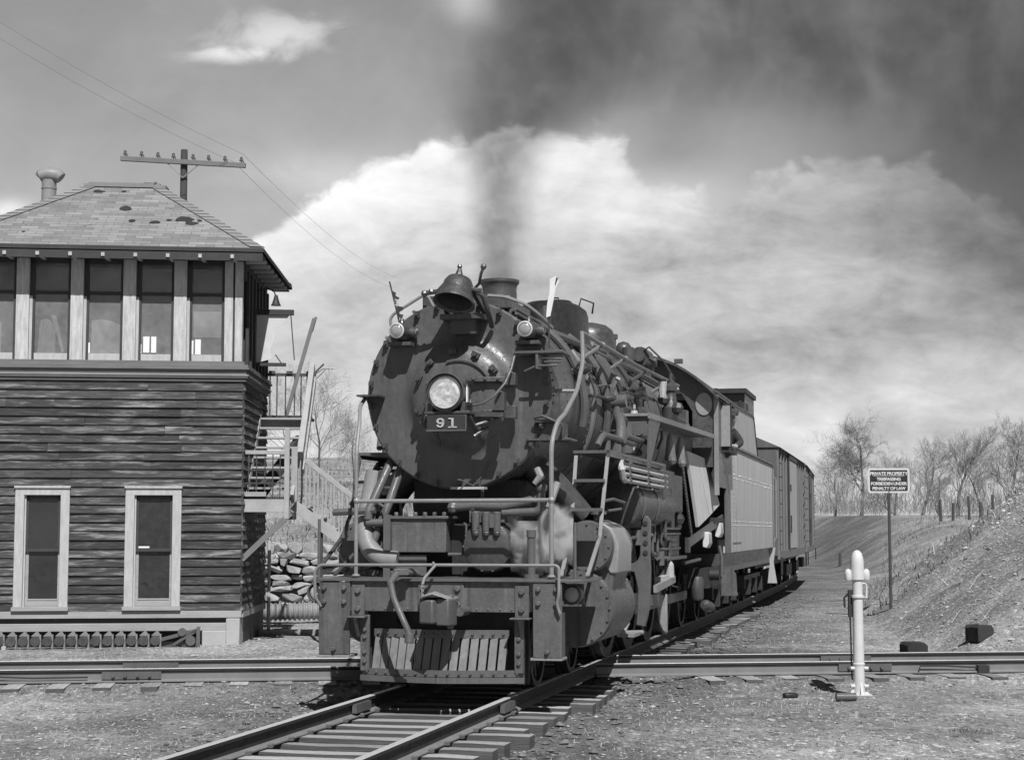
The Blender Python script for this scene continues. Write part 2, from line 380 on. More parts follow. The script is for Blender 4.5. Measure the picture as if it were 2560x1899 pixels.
def tz1(x, y): return float(tz(np.array([x]), np.array([y]))[0])
ys = np.concatenate([np.arange(-30, 8, 2.0), np.arange(8, 48, .22), np.arange(48, 110, 1.0), np.geomspace(110, 3000, 40)])
xs = np.concatenate([-np.geomspace(22, 2500, 30)[::-1], np.arange(-21.5, 21.5, .25), np.geomspace(22, 2500, 30)])
GX, GY = np.meshgrid(xs, ys); GZ = tz(GX, GY); nx, ny = len(xs), len(ys)
gm = bpy.data.meshes.new('ground'); idx = np.arange(nx*ny).reshape(ny, nx)
gm.from_pydata(np.stack([GX.ravel(), GY.ravel(), GZ.ravel()], 1).tolist(), [], np.stack([idx[:-1, :-1].ravel(), idx[:-1, 1:].ravel(), idx[1:, 1:].ravel(), idx[1:, :-1].ravel()], 1).tolist())
gm.polygons.foreach_set('use_smooth', [True]*len(gm.polygons))
m = bpy.data.materials.new('dirt_and_gravel'); m.use_nodes = True; N = NT(m.node_tree); b = N.n['Principled BSDF']
t = N.n.new('ShaderNodeTexCoord'); v = t.outputs['Object']
a = N.noise(v, .55, 6, .65); c = N.noise(N.scale(v, (1, .55, 1)), 5.5, 6, .7, .5); d = N.noise(N.scale(v, (1, .5, 1)), 34, 4, .65); e = N.noise(N.scale(v, (1, .45, 1)), 15, 3, .6)
g = N.math('ADD', .275, N.math('MULTIPLY', N.math('SUBTRACT', a, .5), .34)); g = N.math('ADD', g, N.math('MULTIPLY', N.math('SUBTRACT', c, .5), .46)); g = N.math('ADD', g, N.math('MULTIPLY', N.math('SUBTRACT', d, .5), .62))
g = N.mix(N.maprange(e, .58, .66), g, .58); g = N.mix(N.math('MULTIPLY', N.maprange(e, .40, .33), .8), g, .05)
gs = N.n.new('ShaderNodeSeparateXYZ'); N.l.new(v, gs.inputs[0])                     # sooty cinders along the main track
gd = N.math('ABSOLUTE', N.math('SUBTRACT', N.math('ADD', N.math('MULTIPLY', gs.outputs[0], V.x), N.math('MULTIPLY', gs.outputs[1], V.y)), O.dot(V)))
gk = N.maprange(N.math('ADD', gd, N.math('MULTIPLY', N.math('SUBTRACT', N.noise(v, .9, 4, .6), .5), 3.0)), 4.8, 1.2)
g = N.math('MULTIPLY', g, N.math('SUBTRACT', 1.0, N.math('MULTIPLY', gk, .48)))
gp = N.maprange(N.noise(v, .33, 4, .6), .42, .60); g = N.math('MULTIPLY', g, N.math('ADD', .80, N.math('MULTIPLY', gp, .40)))   # patches of damp and dry dirt
g = N.math('MAXIMUM', g, .03)
N.l.new(N.comb(g, g, g), b.inputs['Base Color']); b.inputs['Roughness'].default_value = .95; b.inputs['Specular IOR Level'].default_value = .15
bn = N.n.new('ShaderNodeBump'); bn.inputs['Strength'].default_value = .7; bn.inputs['Distance'].default_value = .05; N.l.new(N.math('ADD', c, N.math('MULTIPLY', d, .6)), bn.inputs['Height']); N.l.new(bn.outputs[0], b.inputs['Normal'])
M['ground'] = m; gm.materials.append(m)
tag(link('ground', gm), kind='structure')

# scatter helper: many small shapes in one mesh
def scatter(name, bv, bf, P, SC, ROT, m, tilt=None):
    n = len(P); bv = np.array(bv, float); k = len(bv)
    c, s_ = np.cos(ROT), np.sin(ROT)
    q = bv[None]*SC[:, None, :]
    if tilt is not None:
        ct, st = np.cos(tilt), np.sin(tilt); y = q[..., 1]*ct[:, None] - q[..., 2]*st[:, None]; z = q[..., 1]*st[:, None] + q[..., 2]*ct[:, None]; q = np.stack([q[..., 0], y, z], -1)
    x = q[..., 0]*c[:, None] - q[..., 1]*s_[:, None]; y = q[..., 0]*s_[:, None] + q[..., 1]*c[:, None]
    vs = np.stack([x, y, q[..., 2]], -1) + P[:, None, :]
    fs = []
    for f in bf: fs.append(np.array(f)[None] + (np.arange(n)*k)[:, None])
    me = bpy.data.meshes.new(name)
    allf = [tuple(r) for a in fs for r in a.tolist()]
    me.from_pydata(vs.reshape(-1, 3).tolist(), [], allf); me.materials.append(m)
    return link(name, me)
ROCKV = [(.5, .1, .05), (.15, .5, .0), (-.4, .35, .08), (-.5, -.2, .0), (.05, -.5, .06), (.0, .05, .45), (.2, -.1, .38), (-.15, .1, -.3)]
ROCKF = [(0,1,5),(1,2,5),(2,3,5),(3,4,6),(4,0,6),(0,5,6),(3,6,5),(0,7,1),(1,7,2),(2,7,3),(3,7,4),(4,7,0)]
def ground_pts(n, x0, x1, y0, y1, keep=None):
    x = rng.uniform(x0, x1, n); y = y0*(y1/y0)**rng.random(n)
    if keep is not None: k = keep(x, y); x, y = x[k], y[k]
    return x, y
def infan(x, y): return np.abs(x) < .33*y + .6
def mainv(x, y): return (x-O.x)*V.x + (y-O.y)*V.y
def crossv(x, y): return (x-X0.x)*XN.x + (y-X0.y)*XN.y
x, y = ground_pts(42000, -14, 16, 11.5, 46, lambda x, y: infan(x, y) & (vnoise(x, y, .35, 51) + .5*vnoise(x, y, 1.1, 52) + np.where(np.abs(mainv(x, y)) < 3.2, .35, 0) > np.where((x < -1.5) & (y < 21.5), .12, -.15)))
sz = rng.lognormal(-4.15, .55, len(x)).clip(.006, .09)
o = scatter('gravel', ROCKV, ROCKF, np.stack([x, y, tz(x, y)+sz*.1], 1), np.stack([sz*1.2, sz, sz*.7], 1), rng.uniform(0, 6.3, len(x)), M['gravel']); tag(o, kind='stuff')
x, y = ground_pts(12000, 3, 17, 26, 48, lambda x, y: infan(x, y) & (tz(x, y) > -.12) & (mainv(x, y) > 3))
sz = rng.lognormal(-3.35, .5, len(x)).clip(.015, .16)
M['rubble'] = mat('pale_rubble', .38, .9, .4, 1.8)
k = (rng.random(len(x)) < .5); x, y, sz = x[k], y[k], sz[k]
o = scatter('rubble', ROCKV, ROCKF, np.stack([x, y, tz(x, y)+sz*.1], 1), np.stack([sz*1.2, sz, sz*.6], 1), rng.uniform(0, 6.3, len(x)), M['rubble'], rng.normal(0, .3, len(x))); tag(o, kind='stuff')
x, y = ground_pts(5000, 11.2, 17, 36, 45, lambda x, y: infan(x, y) & (tz(x, y) > 1.7))
sz = rng.lognormal(-3.5, .5, len(x)).clip(.03, .2); M['palerock'] = mat('pale_quarry_rubble', .58, .9, .3, 1.8)
o = scatter('quarry_rubble', ROCKV, ROCKF, np.stack([x, y, tz(x, y)+sz*.1], 1), np.stack([sz*1.2, sz, sz*.6], 1), rng.uniform(0, 6.3, len(x)), M['palerock'], rng.normal(0, .3, len(x))); tag(o, kind='stuff')
# ballast stones between and beside the ties
u = rng.uniform(-9, 34, 5200); vv = rng.choice([-1, 1], 5200)*rng.uniform(0.0, 2.1, 5200)
px_ = O.x + U.x*u + V.x*vv; py_ = O.y + U.y*u + V.y*vv; sz = rng.lognormal(-3.0, .4, 5200).clip(.02, .11)
o = scatter('ballast_gravel', ROCKV, ROCKF, np.stack([px_, py_, tz(px_, py_)+sz*.12], 1), np.stack([sz*1.2, sz, sz*.8], 1), rng.uniform(0, 6.3, 5200), M['ballast']); tag(o, kind='stuff')
# dead grass lying and standing
BLV = [(-.5, 0, 0), (.5, 0, 0), (.25, 0, .6), (0, .25, 1.0), (-.3, 0, .5)]; BLF = [(0, 1, 2, 3, 4)]
x, y = ground_pts(15000, -14, 16, 11.5, 60, lambda x, y: infan(x, y) & (np.abs(mainv(x, y)) > 1.7) & (np.abs(crossv(x, y)) > 1.3) & (vnoise(x, y, .6, 21) + vnoise(x, y, 2.2, 22)*.6 > -.12))
n = len(x); o = scatter('dry_grass', BLV, BLF, np.stack([x, y, tz(x, y)-.004], 1), np.stack([rng.uniform(.006, .014, n), rng.uniform(.03, .09, n), rng.uniform(.02, .07, n)], 1), rng.uniform(0, 6.3, n), M['straw'], rng.uniform(.3, 1.3, n)); tag(o, kind='stuff')
x, y = ground_pts(26000, -22, 26, 40, 100, lambda x, y: infan(x, y) & (np.abs(mainv(x, y)) > 3.5) & (vnoise(x, y, .3, 23) > -.25))
n = len(x); M['field'] = mat('dry_meadow_grass', .20, .9, .3, .8)
o = scatter('meadow_grass', BLV, BLF, np.stack([x, y, tz(x, y)-.01], 1), np.stack([rng.uniform(.02, .05, n), rng.uniform(.05, .2, n), rng.uniform(.08, .3, n)], 1), rng.uniform(0, 6.3, n), M['field'], rng.uniform(.2, 1.0, n)); tag(o, kind='stuff')
x, y = ground_pts(900, 5, 17, 27, 46, lambda x, y: infan(x, y) & (tz(x, y) > .05) & (mainv(x, y) > 3.5))
n = len(x); o = scatter('dead_grass', [(-.5, 0, 0), (.5, 0, 0), (.3, .5, .12), (.2, 1, .08), (-.2, 1, .08), (-.3, .5, .12)], [(0, 1, 2, 3, 4, 5)], np.stack([x, y, tz(x, y)+.02], 1), np.stack([rng.uniform(.008, .02, n), rng.uniform(.2, .8, n), rng.uniform(.3, .9, n)], 1), rng.uniform(0, 6.3, n), M['straw'], rng.uniform(-.1, .5, n)); tag(o, kind='stuff')
# a few green tufts
def tuft(px, py, r, n, h, label):
    a = rng.uniform(0, 6.3, n); d = r*np.sqrt(rng.random(n)); x = px+d*np.cos(a); y = py+d*np.sin(a)
    o = scatter('weed_tuft', BLV, BLF, np.stack([x-px, y-py, tz(x, y)-tz1(px, py)-.01], 1), np.stack([rng.uniform(.004, .009, n), rng.uniform(.03, .08, n), rng.uniform(.3, 1, n)*h], 1), rng.uniform(0, 6.3, n), M['weed'], rng.uniform(-.5, .5, n))
    o.location = (px, py, tz1(px, py)); return tag(o, label, 'weed', 'weeds in the dirt')
M['weed'] = mat('dark_weeds', .15, .9, .3, 5)
tuft(4.75, 17.9, .26, 150, .06, 'dark spiky weed tuft in the dirt between the white post and the viewer')
tuft(3.15, 14.2, .22, 120, .10, 'low dark weed patch in the near dirt beside the exposed tie ends')
tuft(3.5, 15.6, .08, 40, .10, 'small wiry weed in open dirt below the white post')
tuft(5.15, 14.3, .12, 50, .05, 'flat small weed in the near dirt, away from the ties')

# ------------------------------------------------------------------ rails
RP = [(-.07, -.17), (.07, -.17), (.07, -.158), (.012, -.135), (.009, -.045), (.036, -.034), (.036, -.006), (.03, 0), (-.03, 0), (-.036, -.006), (-.036, -.034), (-.009, -.045), (-.012, -.135), (-.07, -.158)]
def rail(pathpts, nrm, label, group):
    mb = MB(); k = len(RP); vs = []
    for p, nn in zip(pathpts, nrm): vs += [p + nn*a + Vector((0, 0, z)) for a, z in RP]
    fs = [(j*k+i, j*k+(i+1) % k, (j+1)*k+(i+1) % k, (j+1)*k+i) for j in range(len(pathpts)-1) for i in range(k)]
    fs += [tuple(range(k))[::-1], tuple(range((len(pathpts)-1)*k, len(pathpts)*k))]
    o0 = pathpts[0].copy(); mb.add([p - o0 for p in vs], fs)
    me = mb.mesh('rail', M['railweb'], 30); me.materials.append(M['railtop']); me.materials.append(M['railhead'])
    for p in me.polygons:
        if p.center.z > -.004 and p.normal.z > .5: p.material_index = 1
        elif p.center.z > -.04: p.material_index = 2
        elif 'main' in group and p.center.z > -.14: p.material_index = 2  # main rails: the web takes the dark head-side colour too
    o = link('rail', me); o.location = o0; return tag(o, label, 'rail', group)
ss = [-24, -8, 0, 10, 20, 30, 34] + [34 + 6*k for k in range(1, 14)]
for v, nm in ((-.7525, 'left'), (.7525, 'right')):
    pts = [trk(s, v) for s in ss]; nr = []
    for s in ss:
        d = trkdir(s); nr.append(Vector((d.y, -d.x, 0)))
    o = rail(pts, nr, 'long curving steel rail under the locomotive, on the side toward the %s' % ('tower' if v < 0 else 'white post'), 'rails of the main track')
    # joint clip, chairs near the pilot
    j = MB()
    for s in ((-.45,) if v < 0 else (-.1,)):
        for sg in (-1, 1):
            c = trk(s, v + sg*.05) - o.location; j.box(c + Vector((0, 0, -.08)), (.05, .5, .09), (0, 0, -HA))
    part('joint_bar', j, 'pipe', o)
    for s in np.arange(-9.6, .3, .53):
        for sg in (-1, 1):
            c = trk(s + .04*sg, v + sg*.085) - o.location; part('rail_spike', MB().box(c + Vector((0, 0, -.155)), (.05, .04, .03), (.2, 0, -HA)), 'railside', o)
def jointbar(o, p, side, L=.62):
    q = MB(); c = p - o.location + XN*side*.035 + Vector((0, 0, -.085)); q.beam(c - XD*L/2, c + XD*L/2, .035, .095)
    for k in (-.23, -.08, .08, .23): q.cyl(c + XD*k, c + XD*k + XN*side*.05, .022, n=8)
    part('joint_bar', q, 'pipe', o)
def on_line(side, t): return X0 + XN*side*.7525 + XD*t
def cross_t(side, v):                        # where a crossing rail meets the main line at offset v
    q = X0 + XN*side*.7525 - (O + V*v); return -(q.x*V.x + q.y*V.y)/(XD.x*V.x + XD.y*V.y)
for side, nm in ((1, 'far'), (-1, 'near')):
    tl, tr = cross_t(side, -.7525), cross_t(side, .7525)
    for a, b, lab in ((-30, tl-.10, 'running past the foot of the tower'), (tl+.10, tr-.10, 'short piece between the main rails under the locomotive'), (tr+.10, 32, 'running behind the white post')):
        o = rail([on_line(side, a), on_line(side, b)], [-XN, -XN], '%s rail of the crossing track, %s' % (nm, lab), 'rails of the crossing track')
        if a == -30: jointbar(o, on_line(side, -4.92 if side > 0 else -5.05), -1, .75)
        if a > 1: jointbar(o, on_line(side, 4.98 if side > 0 else 4.75), -1, .75)
        if a == -30 and side < 0:
            q = MB(); p = lambda t, z: on_line(-1, t) - o.location - XN*.06 + Vector((0, 0, z))
            q.tube([p(-5.6, -.10), p(-6.3, -.105), p(-6.7, -.085), p(-6.83, -.07), p(-6.85, -.10), p(-6.75, -.15)], .011, 6); part('bond_wire', q, 'black', o)
        if a > 1 and side < 0:
            q = MB(); p = lambda t, z: on_line(-1, t) - o.location - XN*.06 + Vector((0, 0, z))
            q.tube([p(5.5, -.15), p(5.53, -.07), p(5.9, -.075), p(6.35, -.10)], .011, 6); q.box(p(6.42, -.12), (.16, .1, .1), (0, 0, XA)); part('bond_wire', q, 'black', o)

# ------------------------------------------------------------------ ties
def tiemesh(k):
    L, w, h = 2.6, .22, .19; mb = MB(); n = 8
    vs = []
    for i in range(n+1):
        x = -L/2 + L*i/n
        for a, c in ((-w/2, -h), (w/2, -h), (w/2, 0), (-w/2, 0)): vs.append((x + random.uniform(-.012, .012), a + random.uniform(-.01, .01), c + random.uniform(-.012, .0)))
    fs = [(j*4+i, j*4+(i+1) % 4, (j+1)*4+(i+1) % 4, (j+1)*4+i) for j in range(n) for i in range(4)] + [(3, 2, 1, 0), (n*4, n*4+1, n*4+2, n*4+3)]
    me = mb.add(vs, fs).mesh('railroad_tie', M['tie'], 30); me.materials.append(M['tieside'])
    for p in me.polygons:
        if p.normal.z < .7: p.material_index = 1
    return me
tms = [tiemesh(k) for k in range(5)]
for k in range(5):
    mm = M['tie'].copy(); nd = [n for n in mm.node_tree.nodes if n.type == 'MATH' and n.operation == 'MULTIPLY' and abs(n.inputs[1].default_value - .34) < 1e-4]
    if nd: nd[0].inputs[1].default_value = .34*(.65 + .17*k)
    tms[k].materials[0] = mm
ORD = 'first second third fourth fifth sixth seventh eighth ninth tenth eleventh twelfth thirteenth fourteenth fifteenth sixteenth seventeenth eighteenth nineteenth twentieth'.split()
ORD += ['twenty-' + w for w in ORD[:9]] + ['thirtieth'] + ['thirty-' + w for w in ORD[:9]]
def tie(p, rz, label, group, tilt=0.0):
    o = link('railroad_tie', tms[random.randrange(5)]); o.location = p; o.rotation_euler = (0, tilt, rz); return tag(o, label, 'tie', group)
for k, s in enumerate(np.arange(-.66, -9.5, -.53)):          # in front of the pilot, towards the viewer
    p = trk(s + random.uniform(-.04, .04), random.uniform(-.06, .14)); tie((p.x, p.y, -.172 + random.uniform(-.012, .0)), -HA + random.uniform(-.02, .02), 'weathered exposed tie, %s in front of the locomotive pilot' % ORD[k], 'exposed ties in front of the locomotive', random.uniform(-.008, .008))
for k, s in enumerate(np.arange(-.13, 3.8, .53)):            # under the pilot and cylinders, before the crossing
    p = trk(s + random.uniform(-.04, .04), random.uniform(-.06, .14)); tie((p.x, p.y, -.172 + random.uniform(-.012, .0)), -HA + random.uniform(-.02, .02), 'shaded tie with a lit end under the cylinder, %s behind the pilot' % ORD[k], 'ties under the front of the locomotive')
for k, s in enumerate(np.arange(6.7, 24, .53)):              # beside the train beyond the crossing
    p = trk(s + random.uniform(-.04, .04), random.uniform(-.06, .14)); tie((p.x, p.y, -.172 + random.uniform(-.012, .0)), -HA + random.uniform(-.02, .02), 'shaded tie end beside the train, %s beyond the crossing track' % ORD[k], 'tie ends beside the train')
for sgn, where in ((-1, 'toward the tower'), (1, 'toward the white post')):
    k = 0
    for j in range(1, 26):
        p = X0 + XD*(.26 + sgn*.56*j); dvv = mainv(p.x, p.y)
        if abs(dvv) < 1.9 or k > 17: continue
        q = p - XN*random.uniform(-.05, .18); tie((q.x, q.y, -.172), XA + pi/2 + random.uniform(-.03, .03), 'half buried tie under the crossing track, %s from the locomotive %s' % (ORD[k], where), 'ties of the crossing track %s' % where); k += 1

# ================================================================== the locomotive: x across (right +), y back along the boiler, z above rail top
loco = empty('steam_locomotive', O, -HA, label='big sooty steam locomotive numbered 91 coming at the viewer on the curved track', cat='locomotive')
L = loco
# ---- pilot beam, deck and steps
mb = MB().bb(-1.0, 1.0, .0, .22, .90, 1.225)
for x in np.linspace(-.85, .95, 15):
    for z in (1.195, .93): mb.sphere((x, -.001, z), .014, 6)
beam = part('pilot_beam', mb, 'plate', L, .008)
q = MB().bb(-.215, .295, -.022, .0, .90, 1.222); q.bolts([(x, -.022, z) for x in (-.15, .23) for z in (.98, 1.15)], (0, -1, 0), .038, .03)
part('coupler_plate', q, 'plate', beam, .006)
for sg in (-1, 1):
    x = sg*.915 + .02
    q = MB().bb(x-.075, x+.075, -.02, .0, .85, 1.19); q.bolts([(x, -.02, z) for z in (.93, 1.12)], (0, -1, 0), .036, .03); q.bb(x-.11, x+.11, -.14, .0, .832, .85); q.prism([(x-.02, -.13, .832), (x-.02, 0, .832), (x-.02, 0, .62)], (.04, 0, 0))
    part('pilot_bracket', q, 'plate', beam, .004)
mb = MB().prism([(-1.37, -.05, 1.225), (1.40, -.05, 1.225), (1.58, -.02, 1.225), (1.70, .22, 1.225), (1.58, 1.25, 1.225), (-1.45, 1.25, 1.225)], (0, 0, .03))
part('front_deck', mb, 'pipe', L, .004)
for sg in (-1, 1):
    x0, x1 = (-1.335, -.985) if sg < 0 else (1.06, 1.372)
    q = MB().bb(x0, x1, -.035, .0, .43, 1.215)
    q.bolts([(x, -.035, z) for x in (x0+.06, x1-.06) for z in (1.15, 1.0)], (0, -1, 0), .03, .035); q.bolts([((x0+x1)/2, -.035, .49)], (0, -1, 0), .028, .035)
    o = part('step_plate', q, 'plate', L, .005)
    q = MB().bb(x0-.03, x1, -.03, .26, .40, .428); part('step_tread', q, 'midlight', o, .004)
    q = MB(); x = x0+.03 if sg < 0 else x1-.03; q.bb(x-.012, x+.012, .0, .24, .43, .9); part('step_side', q, 'iron', o)
# ---- pilot (the bowed slatted cowcatcher)
pil = empty('pilot', (0, 0, 0)); pil.parent = L
def bowp(t, top):        # t -1..1 along the bowed bar
    half = .755 if top else .90; x = t*half + (.0 if top else .04)
    y = (.16 - .14*(1-abs(t)**1.5) if top else -.22*(1-abs(t)**1.5) + .06)
    return x, y
def bar(zc, h, top, th=.03):
    q = MB(); n = 16; pts = [bowp(-1 + 2*i/n, top) for i in range(n+1)]
    for i in range(n):
        (xa, ya), (xb, yb) = pts[i], pts[i+1]; q.beam((xa, ya, zc), (xb, yb, zc), th, h)
    return q
q = bar(.665, .085, True); q.bolts([(bowp(t, True)[0], bowp(t, True)[1]-.015, .665) for t in np.linspace(-.93, .93, 14)], (0, -1, 0), .017, .02)
part('top_bar', q, 'pipe', pil)
q = bar(.255, .07, False); q.bolts([(bowp(t, False)[0], bowp(t, False)[1]-.015, .255) for t in np.linspace(-.93, .93, 15)], (0, -1, 0), .017, .02)
part('lower_bar', q, 'pipe', pil)
q = bar(.185, .06, False, .09); part('bottom_shoe', q, 'pipe', pil)
for k, t in enumerate(np.linspace(-.93, .93, 15)):
    c = bowp(t, True); a = bowp((c[0]-.04)/.90, False); q = MB().beam((a[0], a[1]+.02, .26), (c[0], c[1]+.02, .66), .082, .02, (0, 1, 0)); part('slat', q, 'jacket', pil)
for sg in (-1, 1):
    x = .04 + sg*.86; q = MB().bb(x-.05, x+.05, .0, .04, .26, .86); q.bolts([(x, .0, z) for z in (.36, .46, .62, .70)], (0, -1, 0), .025, .025); part('side_strap', q, 'plate', pil, .004)
q = MB().bb(-.88, .94, .30, .34, .12, .9); part('gap_shade_sheet', q, 'black', pil)  # black sheet added behind the slats to darken their gaps
# ---- coupler, lever, chain, air hose
cp = empty('coupler', (0, 0, 0)); cp.parent = L
q = MB().prism([(-.06, -.52, .80), (.10, -.58, .80), (.17, -.42, .80), (.17, .0, .80), (-.08, .0, .80)], (0, 0, .25)); part('coupler_head', q, 'plate', cp, .02)
q = MB().prism([(.12, -.50, .78), (.26, -.52, .78), (.31, -.36, .78), (.27, -.22, .78), (.16, -.22, .78)], (0, 0, .28)); q.cyl((.235, -.34, .74), (.235, -.34, 1.10), .035); part('knuckle', q, 'pipe', cp, .015)
q = MB().prism([(-.06, -.56, 1.05), (.0, -.58, 1.09), (.10, -.58, 1.12), (.2, -.56, 1.08), (.27, -.5, 1.045), (.27, -.2, 1.045), (-.06, -.2, 1.05)], (0, .12, .02)); part('coupler_top', q, 'midlight', cp, .01)
q = MB().bb(.3, .36, -.3, -.02, .88, .96); q.cyl((.33, -.32, .92), (.33, -.02, .92), .05); part('carrier_bolt', q, 'plate', cp)
q = MB().tube([(-1.31, -.05, .95), (-1.36, -.10, 1.05), (-1.36, -.12, 1.33), (-1.30, -.12, 1.40), (0, -.12, 1.405), (1.33, -.12, 1.405), (1.36, -.12, 1.38), (1.36, -.12, 1.1), (1.33, -.10, 1.0), (1.36, -.08, .9)], .017, 8, .05)
lev = part('uncoupling_lever', q, 'railpipe', L); q = MB().tube([(-.02, -.12, 1.43), (.01, -.14, 1.40), (-.09, -.2, 1.27), (-.10, -.25, 1.2)], .016); part('lever_arm', q, 'railpipe', lev)
q = MB()
for k in range(5): q.tube([(-.10+.012*k, -.27-.03*k, 1.2-.045*k), (-.085+.012*k, -.28-.03*k, 1.17-.045*k), (-.105+.012*k, -.28-.03*k, 1.15-.045*k), (-.10+.012*k, -.27-.03*k, 1.2-.045*k)], .008, 5)
part('lift_chain', q, 'railpipe', lev)
q = MB().tube([(-.22, .05, 1.30), (-.28, -.06, 1.33), (-.40, -.22, 1.31), (-.43, -.34, 1.22), (-.36, -.44, 1.06), (-.27, -.52, .92), (-.17, -.56, .74), (-.15, -.56, .66)], [.028, .04, .042, .038, .034, .034, .034, .036], 10)
hose = part('air_hose', q, 'pipe', L); q = MB().box((-.36, -.18, 1.33), (.16, .1, .07), (0, 0, .4)); part('angle_cock', q, 'plate', hose, .006); part('hose_coupling', MB().cyl((-.15, -.56, .70), (-.15, -.57, .60), .05), 'plate', hose, .006)
# ---- grab rail frame over the deck
q = MB()
q.tube([(-.96, .10, 1.25), (-.965, .10, 2.65), (-1.0, .32, 3.01), (-1.07, .52, 3.17), (-1.10, .86, 3.31)], .022, 8, .12); q.sphere((-.96, .1, 1.28), .05, 8, (1, 1, .5)); q.sphere((-.96, .1, 2.10), .038, 8)
part('corner_handrail', q, 'railpipe', L)
q = MB()
q.tube([(1.235, .10, 1.25), (1.235, .10, 2.72), (1.27, .27, 2.96), (1.29, .53, 3.04), (1.30, 1.22, 3.36), (1.235, 1.95, 3.76), (1.215, 2.0, 4.12)], .026, 8, .14); q.sphere((1.235, .1, 1.28), .05, 8, (1, 1, .5)); q.sphere((1.235, .1, 2.10), .042, 8); q.cyl((1.30, 1.22, 3.36), (1.0, 1.1, 3.36), .022)
part('corner_handrail', q, 'railpipe', L)
q = MB().tube([(-.96, .10, 2.095), (1.235, .10, 2.10)], .022); part('cross_handrail', q, 'railpipe', L)
for x, z in ((1.49, 1.86), (-1.39, 1.9)):
    q = MB().tube([(x, .1, 1.25), (x, .1, z)], .018); part('flag_socket', q, 'pipe', L)
# ---- marker lamps below the deck
for sg in (-1, 1):
    x = 1.43*sg + (0 if sg > 0 else -.02); q = MB().bb(x-.11, x+.11, .34, .37, .98, 1.2); q.lathe((x, .35, 1.09), (0, -1, 0), [(.04, 0), (.10, .0), (.115, .03), (.115, .15), (.10, .155), (.095, .1), (.07, .04), (.0, .02)], 20)
    o = part('deck_lamp', q, 'plate', L); q = MB().sphere((x, .235, 1.085), .088, 16, (1, .35, 1)); part('lens', q, 'light', o)
# ---- ladders to the running boards
for sg in (-1, 1):
    lad = empty('front_ladder', (0, 0, 0)); lad.parent = L; n = []
    r_ = [(1.53, 1.95, 2.66), (1.52, 1.6, 1.98), (1.54, 1.34, 1.70), (1.56, .45, 1.28)]; l_ = [(1.15, 1.95, 2.66), (1.17, 1.6, 1.98), (1.20, 1.34, 1.70), (1.29, .35, 1.28)]
    for leg in (r_, l_):
        q = MB(); w = .042
        for a, c in zip(leg[:-1], leg[1:]): q.beam((a[0]*sg, a[1], a[2]), (c[0]*sg, c[1], c[2]), .02, w, (1, 0, 0))
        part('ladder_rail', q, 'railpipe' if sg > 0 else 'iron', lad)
    for z in (2.37, 2.03, 1.72):
        t = (2.66 - z)/(2.66-1.70); y = 1.95 - .61*t; q = MB().bb(min(sg*1.17, sg*1.53), max(sg*1.17, sg*1.53), y-.09, y+.1, z-.035, z); part('rung', q, 'pipe', lad)
# ---- things on the deck
q = MB().bb(-.70, -.06, .56, 1.0, 1.53, 1.90); q.bb(-.73, -.03, .53, 1.03, 1.90, 1.935); q.bolts([(x, .62, 1.935) for x in np.linspace(-.66, -.1, 6)], (0, 0, 1), .03, .045)
o = part('equipment_box', q, 'plate', L, .008); q = MB().bb(-.78, -.70, .52, .6, 1.25, 1.95); q.bb(-.74, -.30, .6, .62, 1.27, 1.5); part('box_bracket', q, 'pipe', o)
q = MB().bb(-.05, .16, .75, .78, 1.5, 1.85); part('recess_plate', q, 'black', L); q = MB().tube([(-.05, .62, 1.51), (.16, .62, 1.51), (.16, .62, 1.83), (.13, .62, 1.86)], .022); part('bent_pipe', q, 'pipe', L)
q = MB().lathe((.42, 1.0, 1.60), (0, -1, 0), [(0, .0), (.29, .0), (.29, .42), (.27, .47), (.2, .5), (.0, .5)], 28); drum = part('pump_drum', q, 'iron', L)
q = MB().bolts([(.42+.27*cos(a), .56, 1.60+.27*sin(a)) for a in np.linspace(0, 2*pi, 15)[:-1]], (0, -1, 0), .018, .03); part('flange_bolts', q, 'pipe', drum)
q = MB().bb(.22, .62, .5, .7, 1.86, 2.0); q.bolts([(x, .52, 2.0) for x in (.26, .36, .48, .58)], (0, 0, 1), .04, .05)
for x in (.30, .42, .54): q.cyl((x, .48, 1.98), (x, .48, 1.76), .05, .04); q.sphere((x, .48, 1.75), .04, 8)
q.bb(.28, .34, .44, .5, 1.8, 1.95); q.bb(.46, .52, .44, .5, 1.8, 1.95)
part('pump_valve_chest', q, 'pipe', drum, .006)
q = MB().tube([(.0, .55, 2.03), (.3, .52, 2.05), (.62, .5, 2.04), (.9, .5, 2.10), (1.05, .55, 2.2)], [.05, .05, .05, .05, .02], 10); q.sphere((.02, .55, 2.03), .07, 8)
part('steam_pipe', q, 'pipe', L)
q = MB().tube([(.6, .5, 1.97), (.98, .5, 1.98), (1.03, .5, 2.02), (1.04, .5, 2.2)], .045, 10, .06); q.sphere((1.04, .5, 2.24), .07, 10); part('drain_pipe', q, 'pipe', L)
q = MB().cyl((.97, .3, 1.25), (.97, .3, 1.72), .045); q.cyl((.97, .3, 1.24), (.97, .3, 1.30), .085); q.cyl((.97, .3, 1.7), (.97, .3, 1.78), .055); part('stand_pipe', q, 'pipe', L)
q = MB().tube([(.98, .4, 2.28), (1.05, .42, 2.36), (1.0, .45, 2.45)], [.03, .05, .04], 8); q.tube([(1.12, .5, 2.02), (1.2, .6, 2.3)], .04); part('relief_valve', q, 'midlight', L)
